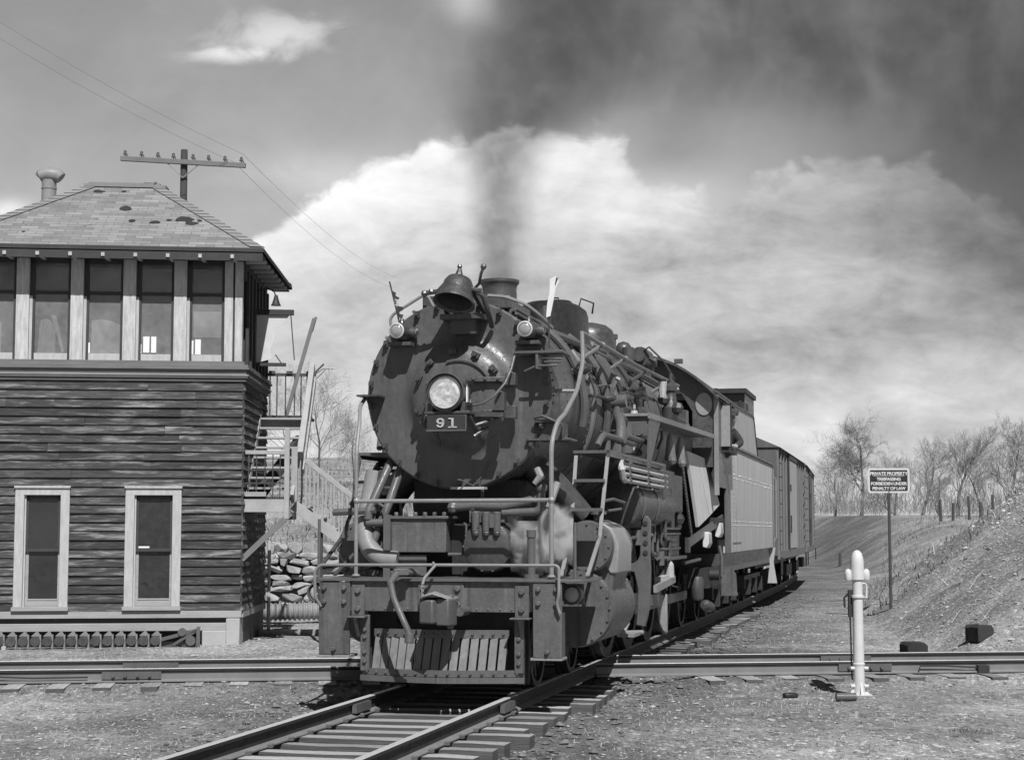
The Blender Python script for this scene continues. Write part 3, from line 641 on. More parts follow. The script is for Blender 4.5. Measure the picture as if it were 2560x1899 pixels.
# insulated elbow pipes at left
q = MB().tube([(-1.02, .95, 2.45), (-1.06, .9, 2.15), (-1.07, .75, 1.85), (-1.0, .62, 1.60), (-.85, .58, 1.46), (-.62, .58, 1.44)], .105, 14, .18); part('exhaust_steam_pipe', q, 'railpipe', L)
q = MB().tube([(-.85, 1.0, 2.55), (-.98, .6, 2.0), (-.98, .6, 1.9)], .05, 10); q.tube([(-.72, 1.0, 2.5), (-.78, .75, 2.1), (-.95, .62, 1.6)], .05, 10); q.tube([(-1.0, .6, 1.86), (-.55, .6, 1.86)], .045, 10); part('feed_pipe', q, 'pipe', L)
q = MB().tube([(-1.4, .6, 1.98), (-.9, .6, 2.0)], .04, 8); q.tube([(-.95, .66, 2.03), (-.88, .6, 2.09), (-.8, .6, 2.04), (-.8, .6, 1.95)], .018, 6); part('drain_cock', q, 'pipe', L); part('deck_cap', MB().sphere((-.65, .6, 1.29), .1, 10, (1, 1, .6)), 'pipe', L)
# steam leaking by the stand pipe lives further down with the smoke
# ---- smokebox
RB, ZB = 1.085, 3.32
q = MB().lathe((0, .85, ZB), (0, 1, 0), [(0, .0), (RB-.02, .0), (RB, .02), (RB, 2.5), (0, 2.5)], 72)
for u in (.95, 1.75, 3.22):
    for a in np.linspace(-.9, 2.2, 40): q.sphere((RB*cos(a), u, ZB+RB*sin(a)), .017, 6)
sb = part('smokebox', q, 'front', L)
n = 26
for k in range(n):
    a = 2*pi*(k+.5)/n; q = MB(); x, z = (RB-.045)*cos(a), ZB + (RB-.045)*sin(a); q.box((x, .825, z), (.045, .06, .075)); q.cyl((x, .80, z), (x, .76, z), .018, n=6); part('front_clamp', q, 'iron', sb)
q = MB().lathe((.045, .85, ZB-.03), (0, -1, 0), [(.80, .0), (.74, .004), (.68, .015), (.63, .04), (.585, .085), (.545, .13), (.49, .165), (.40, .19), (.28, .205), (0, .21)], 64)
door = part('smokebox_door', q, 'front', sb)
for dz, w in ((.17, 0), (-.20, 1)):
    q = MB().box((.40, .61, ZB-.03+dz), (.50, .05, .055), (0, 0, .18)); q.box((.66, .67, ZB-.03+dz), (.12, .12, .14)); q.bolts([(x, .61 + (x-.4)*.2-.025, ZB-.03+dz) for x in (.25, .38, .52)], (0, -1, 0), .02, .025); part('door_hinge', q, 'iron', door, .005)
for a in (2.3, 1.7, 1.15, .62, 2.75, 3.5, 3.8, 5.9):
    q = MB(); x, z = .045+.5*cos(a), ZB-.03+.5*sin(a); q.box((x, .67, z), (.06, .07, .09), (0, -a, 0)); q.cyl((x, .65, z), (x, .60, z), .022, n=6); part('door_dog', q, 'iron', door)
q = MB().tube([(.045+.40*cos(a), .635, ZB-.03+.40*sin(a)) for a in np.linspace(1.9, .55, 12)], .011, 6); part('door_grab_iron', q, 'pipe', door)
q = MB().tube([(.06+.02*i, .60+.01*i, ZB-.98-.006*i*i*.2) for i in range(3)] + [(.18, .82, 2.28), (.3, .835, 2.4), (.36, .84, 2.55)], .008, 6); part('door_wire', q, 'pipe', sb)
q = MB().bb(-.05, .34, .70, .85, 2.235, 2.262); part('front_lip', q, 'light', sb)
# headlight with bracket
hl = empty('headlight', (0, 0, 0)); hl.parent = L; hx, hz = .05, 3.28
q = MB().lathe((hx, .08, hz), (0, 1, 0), [(.178, .015), (.196, .0), (.208, .01), (.208, .05), (.198, .06), (.198, .36), (.15, .44), (0, .46)], 40, caps=False); part('lamp_case', q, 'iron', hl)
q = MB().lathe((hx, .065, hz), (0, 1, 0), [(.208, .0), (.215, .02), (.208, .04), (.182, .03), (.178, .005)], 40, caps=False); part('bezel', q, 'plate', hl)
q = MB(); pr = [(.176, .03), (.17, .06), (.14, .12), (.1, .17), (.05, .195), (.02, .2)]
n = 40; vs = [(hx+r*cos(2*pi*i/n), .08+t, hz+r*sin(2*pi*i/n)) for r, t in pr for i in range(n)]; q.add(vs, [(k*n+i, k*n+(i+1) % n, (k+1)*n+(i+1) % n, (k+1)*n+i) for k in range(len(pr)-1) for i in range(n)] + [tuple(range((len(pr)-1)*n, len(pr)*n))])
part('reflector', q, 'reflector', hl); q = MB().sphere((hx+.01, .2, hz-.01), .022, 10); q.cyl((hx+.01, .2, hz), (hx, .28, hz), .012); part('bulb', q, 'paper', hl)
m = bpy.data.materials.new('headlight_glass'); m.use_nodes = True; N = NT(m.node_tree); N.n.clear(); ou = N.n.new('ShaderNodeOutputMaterial'); g1 = N.n.new('ShaderNodeBsdfTransparent'); g2 = N.n.new('ShaderNodeBsdfDiffuse'); g2.inputs[0].default_value = (.85, .85, .85, 1); g3 = N.n.new('ShaderNodeBsdfGlossy'); g3.inputs['Roughness'].default_value = .05
mxs = N.n.new('ShaderNodeMixShader'); t = N.n.new('ShaderNodeTexCoord'); N.l.new(N.maprange(N.noise(t.outputs['Object'], 9, 3, .5, 1.5), .45, .7, .25, .75), mxs.inputs[0]); N.l.new(g1.outputs[0], mxs.inputs[1]); N.l.new(g2.outputs[0], mxs.inputs[2])
mx2 = N.n.new('ShaderNodeMixShader'); mx2.inputs[0].default_value = .08; N.l.new(mxs.outputs[0], mx2.inputs[1]); N.l.new(g3.outputs[0], mx2.inputs[2]); N.l.new(mx2.outputs[0], ou.inputs[0]); M['hglass'] = m
q = MB().lathe((hx, .095, hz), (0, 1, 0), [(.0, -.02), (.09, -.015), (.178, .0), (.178, .006), (0, .006)], 40); part('headlight_glass', q, 'hglass', hl)
for sg in (-1, 1):
    q = MB().bb(hx+sg*.205-.006, hx+sg*.205+.006, .24, .40, hz-.10, hz+.10); o = part('number_glass', q, 'iron' if sg < 0 else 'paper', hl)
q = MB().bb(hx+.2, hx+.225, .22, .42, hz-.14, hz-.10); q.bb(hx+.2, hx+.225, .22, .42, hz+.10, hz+.14); q.bb(hx+.208, hx+.222, .29, .305, hz-.1, hz+.1); q.bb(hx+.208, hx+.222, .34, .36, hz-.06, hz+.1); part('number_glass_frame', q, 'black', hl)
q = MB().bb(hx-.24, hx+.27, .10, .56, hz-.235, hz-.205); q.bb(hx-.2, hx-.15, .14, .5, hz-.205, hz-.10); q.bb(hx+.16, hx+.21, .14, .5, hz-.205, hz-.10); q.beam((hx-.2, .2, hz-.24), (hx-.2, .6, hz-.55), .04, .03); q.beam((hx+.24, .2, hz-.24), (hx+.3, .6, hz-.55), .04, .03)
part('headlight_bracket', q, 'iron', hl, .004)
q = MB().box((.44, .42, hz-.23), (.40, .12, .05), (0, .03, 0)); q.box((.58, .48, hz-.08), (.11, .1, .2)); q.tube([(.3, .35, hz-.36), (.46, .42, hz-.30), (.55, .5, hz-.27)], .022); q.tube([(.30, .4, hz-.47), (.38, .45, hz-.40), (.44, .5, hz-.37)], .022); q.sphere((.50, .4, hz-.27), .03, 8)
part('hinge_bracket', q, 'iron', hl)
for zz in (hz+.06, hz-.17):
    q = MB().box((hx-.27, .45, zz), (.09, .12, .14)); q.tube([(hx-.3, .4, zz-.05), (hx-.33, .4, zz-.17)], .015); part('door_handle', q, 'iron', hl, .01)
# number plate
npl = part('number_plate', MB().bb(-.145, .30, .045, .075, 2.865, 3.03), 'black', L, .004)
q = MB().bb(-.145, .30, .03, .078, 2.852, 2.868); q.bb(.292, .302, .03, .078, 2.868, 3.03); part('plate_rim', q, 'pipe', npl)
def digit9():
    q = MB(); n = 22; cx, cz, a, c_ = .012, 2.963, .044, .031      # bowl
    out = [(cx+a*cos(2*pi*i/n), .043, cz+c_*1.05*sin(2*pi*i/n)) for i in range(n)]; inn = [(cx+(a-.024)*cos(2*pi*i/n), .043, cz+(c_-.016)*sin(2*pi*i/n)) for i in range(n)]
    vs = out + inn + [(x, .035, z) for x, y, z in out] + [(x, .035, z) for x, y, z in inn]
    fs = [(i, (i+1) % n, n+(i+1) % n, n+i) for i in range(n)] + [(2*n+i, 3*n+i, 3*n+(i+1) % n, 2*n+(i+1) % n) for i in range(n)] + [(i, 2*n+i, 2*n+(i+1) % n, (i+1) % n) for i in range(n)]
    q.add(vs, fs)
    arc = [(cx+.044, 2.966), (cx+.044, 2.935), (cx+.032, 2.905), (cx+.005, 2.891), (cx-.028, 2.897), (cx-.044, 2.914), (cx-.036, 2.927), (cx-.02, 2.918), (cx-.0, 2.907), (cx+.014, 2.918), (cx+.02, 2.94), (cx+.02, 2.966)]
    q.prism([(x, .043, z) for x, z in arc], (0, -.008, 0)); return q
q = digit9(); q.bb(.137, .161, .035, .043, 2.892, 2.995); q.bb(.10, .198, .035, .043, 2.888, 2.902); q.prism([(.10, .043, 2.995), (.161, .043, 2.995), (.137, .043, 2.978), (.10, .043, 2.985)], (0, -.008, 0)); part('numerals', q, 'light', npl)
# marker lamps on the smokebox
for sg, x, z in ((-1, -.645, 4.03), (1, .845, 4.01)):
    q = MB().lathe((x, .84, z), (0, -1, 0), [(0, .0), (.105, .0), (.105, .2), (.09, .26), (.085, .30), (.07, .305), (.0, .25)], 22); q.cyl((x+.1, .75, z), (x+.17, .75, z-.01), .06); q.cyl((x, .75, z+.08), (x, .75, z+.16), .05, .02); q.bb(x-.14, x+.14, .62, .85, z-.16, z-.12)
    o = part('marker_lamp', q, 'iron', L); q = MB().sphere((x, .545, z), .072, 16, (1, .4, 1)); part('lens', q, 'lens', o); q = MB().lathe((x, .555, z), (0, -1, 0), [(.085, 0), (.09, .02), (.072, .03), (.068, .0)], 22, caps=False); part('lens_ring', q, 'light', o)
    q = MB().sphere((x+.175, .75, z), .045, 10, (.5, 1, 1)); part('side_lens', q, 'lens', o)
# flags on staffs
q = MB().tube([(-.63, .62, 4.10), (-.75, .60, 4.60)], .010, 6); fl = part('flag_staff', q, 'iron', L)
q = MB(); rr = random.Random(3)
for k in range(7):
    z = 4.50-.035*k*1.25; x = -.725+.0085*k*1.2; dx = rr.uniform(.04, .12); q.prism([(x, .6, z), (x+dx, .58+rr.uniform(-.04, .04), z-.03+rr.uniform(-.02, .02)), (x+dx*.8, .59, z-.07), (x+.012, .6, z-.05)], (0, .003, 0))
part('tattered_flag', q, 'iron', fl)
q = MB().tube([(1.10, .66, 3.80), (1.10, .62, 4.12), (1.20, .60, 4.58)], .012, 6); fl = part('flag_staff', q, 'iron', L)
q = MB().prism([(1.075, .60, 4.14), (1.125, .585, 4.15), (1.165, .57, 4.32), (1.19, .59, 4.47), (1.225, .6, 4.535), (1.185, .6, 4.60), (1.12, .59, 4.57), (1.115, .6, 4.42), (1.09, .59, 4.3)], (0, .006, 0)); part('furled_flag', q, 'flagcloth', fl)
# bell with its yoke and stand
bl_ = empty('bell', (0, 0, -.075)); bl_.parent = L; bx, by = .075, .42
q = MB().lathe((bx, by-.06, 4.37), (.12, .42, 1), [(.20, .02), (.238, .0), (.232, .03), (.198, .09), (.178, .17), (.168, .25), (.142, .30), (.09, .33), (0, .34)], 36, caps=False)
part('bell_shell', q, 'iron', bl_)
q = MB().lathe((bx, by-.06, 4.37), (.12, .42, 1), [(.215, .012), (.17, .1), (.14, .22), (0, .27)], 30, caps=False); part('bell_mouth', q, 'black', bl_)
q = MB().tube([(bx-.36, by, 4.50), (bx-.2, by, 4.52), (bx-.13, by, 4.6), (bx-.06, by, 4.68), (bx+.04, by, 4.70), (bx+.13, by, 4.63), (bx+.18, by, 4.53), (bx+.30, by, 4.51)], [.028, .028, .02, .02, .02, .02, .028, .03], 8); q.sphere((bx-.36, by, 4.5), .04, 8); q.sphere((bx-.28, by, 4.52), .035, 8); part('bell_yoke', q, 'iron', bl_)
q = MB().cyl((bx+.04, by, 4.69), (bx+.05, by, 4.77), .05, .022, 8); q.sphere((bx+.05, by, 4.79), .03, 8); part('bell_finial', q, 'iron', bl_)
q = MB().beam((bx-.18, by+.02, 4.52), (bx-.19, .8, 4.30), .05, .05); q.beam((bx+.2, by+.02, 4.52), (bx+.26, .82, 4.28), .05, .05); q.bb(bx-.22, bx+.28, .56, .9, 4.22, 4.28); q.bb(bx-.12, bx+.18, .66, .86, 4.06, 4.24); q.tube([(bx+.22, by, 4.53), (bx+.32, by+.02, 4.45), (bx+.35, by+.1, 4.3), (bx+.33, .8, 4.15)], .03, 8)
part('bell_stand', q, 'iron', bl_, .005)
# top front handrail of the smokebox and step
q = MB().tube([(-.80, .86, 4.09), (-.82, .86, 4.20), (-.78, .86, 4.26), (-.44, .86, 4.46), (-.37, .86, 4.46), (-.30, .86, 4.33)], .018, 7, .04); part('smokebox_handrail', q, 'railpipe', sb); q = MB().tube([(.34, .86, 4.44), (.55, .86, 4.42), (.78, .9, 4.33), (.9, 1.0, 4.23), (1.0, 1.3, 4.1)], .020, 7, .06); part('smokebox_handrail', q, 'railpipe', sb)
q = MB().bb(-.46, -.2, .95, 1.3, 4.25, 4.47); q.bb(-.3, .5, 1.3, 1.7, 4.35, 4.50); part('top_step', q, 'iron', sb, .01)
# side shelf at the left, bracketed
q = MB().bb(-1.12, -.87, .55, .86, 3.29, 3.31); q.prism([(-1.10, .83, 3.29), (-.88, .83, 3.29), (-.98, .83, 2.97)], (0, .02, 0)); part('side_step', q, 'iron', sb)
# shelf and bracket sheet at the upper right
q = MB().bb(.72, 1.28, .55, 1.02, 3.735, 3.765); q.prism([(.80, .83, 3.77), (1.16, .83, 3.77), (.93, .83, 4.04), (.82, .83, 3.97)], (0, .02, 0)); q.bb(.96, .99, .56, .83, 3.56, 3.74); q.tube([(.82, .62, 3.54), (.97, .6, 3.60), (1.2, .6, 3.60)], .016, 6); q.tube([(1.0, .6, 3.69), (1.25, .6, 3.67)], .016, 6); q.tube([(1.05, .6, 3.64), (1.25, .6, 3.64)], .014, 6)
part('generator_shelf', q, 'front', sb, .004)
q = MB().tube([(.30, .34, hz-.13), (.42, .33, hz-.11), (.55, .35, hz-.02), (.65, .42, hz+.12), (.70, .5, hz+.28), (.72, .58, hz+.44)], .014, 7); part('lamp_conduit', q, 'pipe', sb)
q = MB().tube([(.72, .58, 3.72), (.78, .62, 3.74), (1.25, .66, 3.74)], .02, 7); part('shelf_pipe', q, 'pipe', sb)
q = MB().bb(.80, 1.32, .78, 1.15, 2.775, 2.80); q.bb(.88, 1.2, .85, 1.2, 2.80, 2.98); q.bb(.90, 1.14, .76, .95, 2.98, 3.01); q.tube([(.9, .76, 3.03), (1.0, .74, 3.05), (1.16, .76, 2.98)], .02, 7); part('lower_shelf', q, 'iron', sb, .004)
# saddle and steam chest body under the smokebox
q = MB().bb(-.62, .62, 1.2, 3.1, 1.2, 2.35); q.bb(-1.3, 1.3, 1.9, 3.0, 1.0, 1.9); part('cylinder_saddle', q, 'black', L)
q = MB().bb(-.55, -.40, .3, 16, .75, 1.15); q.bb(.40, .55, .3, 16, .75, 1.15); part('engine_frame', q, 'black', L)
for sg in (-1, 1):
    q = MB().tube([(sg*.6, 1.6, 2.6), (sg*.95, 1.65, 2.3), (sg*1.2, 1.9, 1.95)], .17, 14, .2); part('outside_steam_pipe', q, 'iron', L)
# ---- cylinders and valve chests
for sg in (-1, 1):
    q = MB().lathe((sg*1.22, 1.5, .885), (0, 1, 0), [(0, 0), (.43, 0), (.45, .03), (.45, .10), (.44, .12), (.44, 1.6), (.40, 1.7), (0, 1.7)], 44); cy = part('cylinder', q, 'plate', L)
    q = MB().lathe((sg*1.36, 1.5, 1.59), (0, 1, 0), [(0, 0), (.28, 0), (.30, .03), (.30, .12), (.29, .14), (.29, 1.5), (0, 1.5)], 36); part('valve_chest', q, 'plate', cy)
    a = lambda x: sg*x
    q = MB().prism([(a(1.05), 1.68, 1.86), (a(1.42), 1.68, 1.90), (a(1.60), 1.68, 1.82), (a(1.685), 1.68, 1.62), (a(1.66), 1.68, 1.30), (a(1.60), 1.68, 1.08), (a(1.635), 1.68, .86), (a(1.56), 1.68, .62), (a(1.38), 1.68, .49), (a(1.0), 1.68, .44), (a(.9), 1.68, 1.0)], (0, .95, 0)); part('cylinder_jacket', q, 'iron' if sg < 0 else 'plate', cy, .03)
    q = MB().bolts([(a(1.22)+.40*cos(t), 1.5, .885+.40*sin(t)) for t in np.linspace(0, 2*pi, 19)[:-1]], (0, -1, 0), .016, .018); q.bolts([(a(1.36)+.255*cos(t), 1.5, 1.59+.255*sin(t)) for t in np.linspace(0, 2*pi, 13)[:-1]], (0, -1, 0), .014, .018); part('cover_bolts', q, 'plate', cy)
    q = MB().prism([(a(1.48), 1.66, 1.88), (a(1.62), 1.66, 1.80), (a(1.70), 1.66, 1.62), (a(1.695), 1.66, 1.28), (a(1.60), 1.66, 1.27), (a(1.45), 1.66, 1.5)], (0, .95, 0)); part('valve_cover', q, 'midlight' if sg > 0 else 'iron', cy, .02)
    q = MB().cyl((a(1.42), 1.9, 1.88), (a(1.42), 1.9, 2.02), .06); q.cyl((a(1.42), 1.9, 1.96), (a(1.42), 1.9, 2.0), .10); q.tube([(a(1.5), 1.9, 2.12), (a(1.6), 1.9, 2.14), (a(1.7), 2.1, 2.1), (a(1.66), 2.2, 2.03), (a(1.5), 2.0, 2.0)], .018, 6); part('relief_valve', q, 'pipe', cy)
    # guide yoke, crosshead guides, rods
    q = MB()
    yk = [(a(x), 4.8, z) for x, z in ((1.40, .52), (1.52, .5), (1.58, .75), (1.60, 1.25), (1.59, 1.45), (1.60, 1.90), (1.575, 1.95), (1.54, 1.97), (1.50, 1.95), (1.475, 1.90), (1.46, 1.45), (1.43, 1.38), (1.37, 1.34), (1.22, 1.33), (1.22, 1.24), (1.38, 1.22), (1.43, 1.0), (1.42, .75))]
    q.prism(yk, (0, .10, 0)); yoke = part('guide_yoke', q, 'pipe', L, .01)
    q = MB()
    for z in (1.87, 1.74, 1.61, 1.48): q.cyl((a(1.535), 4.785, z), (a(1.535), 4.80, z), .032, n=12)
    part('yoke_holes', q, 'black', yoke)
    q = MB().tube([(a(1.44), 3.3, 1.2), (a(1.47), 3.6, 1.15), (a(1.48), 3.7, .9), (a(1.47), 3.7, .6), (a(1.45), 3.5, .5)], .025, 8); q.cyl((a(1.38), 3.3, .5), (a(1.62), 3.9, .48), .03); q.box((a(1.5), 3.6, .47), (.22, .5, .04)); part('cylinder_cock_pipe', q, 'midlight', cy)
    q = MB().bb(min(a(1.18), a(1.30)), max(a(1.18), a(1.30)), 3.2, 5.0, 1.02, 1.1); q.bb(min(a(1.18), a(1.30)), max(a(1.18), a(1.30)), 3.2, 5.0, .66, .74); part('crosshead_guide', q, 'pipe', L)
    q = MB().bb(min(a(1.16), a(1.34)), max(a(1.16), a(1.34)), 4.1, 4.6, .72, 1.04); q.cyl((a(1.24), 3.1, .885), (a(1.24), 4.2, .885), .05); part('crosshead', q, 'pipe', L)
    q = MB().beam((a(1.30), 4.4, .885), (a(1.30), 8.3, .70), .07, .16, (0, 0, 1)); part('main_rod', q, 'pipe', L)
    q = MB().beam((a(1.18), 5.9, .68), (a(1.18), 11.6, .68), .06, .14, (0, 0, 1)); part('side_rod', q, 'pipe', L)
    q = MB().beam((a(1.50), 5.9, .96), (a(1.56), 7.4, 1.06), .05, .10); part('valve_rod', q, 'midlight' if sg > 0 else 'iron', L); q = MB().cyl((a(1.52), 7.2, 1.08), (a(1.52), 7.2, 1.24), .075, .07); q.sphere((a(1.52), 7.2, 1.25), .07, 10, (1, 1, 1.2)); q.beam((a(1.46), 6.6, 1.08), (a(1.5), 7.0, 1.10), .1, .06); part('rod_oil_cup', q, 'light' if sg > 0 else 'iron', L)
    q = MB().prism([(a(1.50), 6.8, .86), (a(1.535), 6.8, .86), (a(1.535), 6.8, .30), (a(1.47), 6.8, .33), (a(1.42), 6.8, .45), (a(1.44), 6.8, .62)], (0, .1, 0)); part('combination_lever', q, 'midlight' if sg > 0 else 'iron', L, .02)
# ---- wheels
def wheel(y, R, sg, drv, x=.7525):
    q = MB().lathe((sg*(x-.09), y, R), (sg, 0, 0), [(R*.80, .03), (R+.03, .0), (R+.03, .035), (R, .04), (R-.005, .15), (R*.84, .15), (R*.84, .06)], 40)
    q.lathe((sg*(x-.09), y, R), (sg, 0, 0), [(0, .0), (R*.2, .0), (R*.2, .20), (0, .2)], 20)
    for k in range(14 if drv else 10):
        a = 2*pi*k/(14 if drv else 10); q.beam((sg*(x-.02), y+R*.15*cos(a), R+R*.15*sin(a)), (sg*(x-.02), y+R*.84*cos(a), R+R*.84*sin(a)), .07, .07, (1, 0, 0))
    if drv: q.prism([(sg*(x-.0), y+R*.83*cos(t), R+R*.83*sin(t)) for t in np.linspace(.5, 2.6, 10)], (sg*.06, 0, 0))
    return q
for y in (5.9, 7.8, 9.7, 11.6):
    for sg in (-1, 1): part('driving_wheel', wheel(y, .92, sg, True), 'black', L)
for y in (1.35, 3.35):
    for sg in (-1, 1): part('truck_wheel', wheel(y, .42, sg, False), 'black', L)
for sg in (-1, 1): part('trailing_wheel', wheel(13.9, .55, sg, False), 'black', L)
# ---- boiler
BR = [(1.075, 3.32), (1.12, 3.36), (1.13, 5.0), (1.18, 6.2), (1.19, 9.0), (1.19, 12.7)]
def br(u): return float(np.interp(u, [b_ for a_, b_ in BR], [a_ for a_, b_ in BR]))
q = MB().lathe((0, 0, ZB), (0, 1, 0), [(0, 3.34)] + BR + [(0, 12.7)], 64); bo = part('boiler', q, 'jacket', L)
for u in (3.42, 4.25, 5.05, 5.9, 6.8, 7.8, 8.8):
    q = MB().lathe((0, u, ZB), (0, 1, 0), [(br(u)-.01, -.045), (br(u)+.012, -.04), (br(u)+.012, .04), (br(u)-.01, .045)], 64); part('boiler_band', q, 'pipe', bo)
q = MB().bb(-.95, .95, 9.0, 12.7, 1.5, 3.3); part('firebox', q, 'black', L)
# lagged firebox side panels (pale) hanging below the boiler, right and left
for sg in (-1, 1):
    a = lambda x: sg*x
    for pr in ([(1.40, 10.3, 11.75, 3.08, 3.07), (1.46, 10.55, 12.1, 2.5, 2.5), (1.52, 10.8, 12.45, 1.83, 2.03)], [(1.40, 11.78, 13.2, 3.07, 3.05), (1.46, 12.13, 13.75, 2.5, 2.6), (1.52, 12.48, 14.1, 2.035, 2.25)]):
        q = MB(); vs = []
        for (x, u0, u1, z0, z1) in pr: vs += [(a(x), u0, z0), (a(x), u1, z1)]
        q.add(vs, [(0, 1, 3, 2), (2, 3, 5, 4)]); q.add([(x-sg*.05, y, z) for x, y, z in vs], [(0, 2, 3, 1), (2, 4, 5, 3)])
        k = len(q.v)//2; q.f += [(0, 2, 8, 6), (2, 4, 10, 8), (1, 7, 9, 3), (3, 9, 11, 5), (4, 5, 11, 10), (0, 6, 7, 1)]
        part('lagging_panel', q, 'canvas', L, smooth=20)
    q = MB().beam((a(1.42), 9.35, 3.0), (a(1.48), 10.2, 1.62), .02, .16, (0, 1, 0)); q.bolts([(a(1.44+.06*t), 9.30+.85*t, 3.0-1.38*t) for t in np.linspace(0, 1, 26)], (0, -1, 0), .018, .02, 5); part('firebox_corner_angle', q, 'iron', L)
    q = MB().beam((a(1.50), 9.5, 1.56), (a(1.54), 14.4, 2.0), .04, .14); q.beam((a(1.50), 9.5, 1.42), (a(1.50), 9.5, 1.66), .06, .2); part('ash_pan_rail', q, 'pipe', L)
    for u, z in ((11.5, .25), (13.4, .42)):
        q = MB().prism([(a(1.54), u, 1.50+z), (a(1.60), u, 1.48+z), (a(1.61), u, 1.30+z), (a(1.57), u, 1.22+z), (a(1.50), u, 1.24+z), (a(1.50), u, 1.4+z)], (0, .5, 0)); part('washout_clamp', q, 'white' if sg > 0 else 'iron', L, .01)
# stack, domes, and the fittings on top
q = MB().lathe((0, 2.85, 0), (0, 0, 1), [(.34, 4.30), (.30, 4.42), (.245, 4.52), (.225, 4.62), (.215, 4.78), (.225, 4.84), (.25, 4.87), (.25, 4.905), (.21, 4.91), (.19, 4.8), (0, 4.6)], 36); part('smokestack', q, 'iron', L)
q = MB().box((.0, 2.5, 4.42), (.62, 1.5, .3)); q.tube([(-.28, 2.2, 4.6), (-.05, 2.0, 4.75), (.0, 1.9, 4.86), (.03, 1.9, 4.93)], .02, 7); q.sphere((.03, 1.9, 4.94), .04, 8); part('stack_casing', q, 'iron', L, .08)
q = MB().lathe((.0, 6.2, 0), (0, 0, 1), [(.60, 4.3), (.52, 4.48), (.49, 4.6), (.485, 4.86), (.46, 4.94), (.38, 5.0), (.2, 5.03), (0, 5.03)], 40)
for i in range(len(q.v)):
    x, y, z = q.v[i]; q.v[i] = (x, 6.2 + (y-6.2)*1.9, z)
sd = part('sand_dome', q, 'iron', L); q = MB().lathe((.02, 6.3, 5.02), (0, 0, 1), [(0, 0), (.24, .0), (.24, .04), (.21, .07), (0, .08)], 24); q.tube([(-.06, 6.3, 5.09), (-.05, 6.3, 5.14), (.05, 6.3, 5.14), (.06, 6.3, 5.09)], .012, 6); part('sand_hatch', q, 'iron', sd)
q = MB().tube([(.30, 6.6, 5.04), (.33, 6.6, 5.16), (.50, 6.7, 5.10), (.46, 6.8, 4.96)], .014, 6); part('grab_iron', q, 'iron', sd)
q = MB().lathe((.0, 8.9, 0), (0, 0, 1), [(.55, 4.35), (.46, 4.55), (.43, 4.85), (.40, 4.95), (.30, 5.03), (.15, 5.07), (0, 5.08)], 36); part('steam_dome', q, 'iron', L)
q = MB().cyl((.12, 10.2, 4.4), (.12, 10.2, 5.0), .12); q.cyl((.12, 10.2, 4.96), (.12, 10.2, 5.03), .15); part('safety_valve', q, 'iron', L); q = MB().cyl((.38, 10.6, 4.4), (.38, 10.6, 4.85), .10); q.cyl((.3, 11.2, 4.4), (.3, 11.2, 4.9), .04); q.sphere((.28, 10.7, 4.82), .15, 10); part('safety_valve', q, 'iron', L)
q = MB().cyl((.42, 11.6, 4.80), (.42, 12.2, 4.80), .17, n=20); q.cyl((.42, 11.5, 4.8), (.42, 11.6, 4.8), .10); q.cyl((.15, 11.7, 4.72), (.7, 11.7, 4.70), .09); q.bb(.25, .6, 11.7, 12.1, 4.3, 4.7); q.tube([(.5, 11.6, 4.9), (.6, 11.5, 4.95), (.85, 11.5, 4.7), (1.0, 11.8, 4.4)], .018, 6); part('turbo_generator', q, 'iron', L)
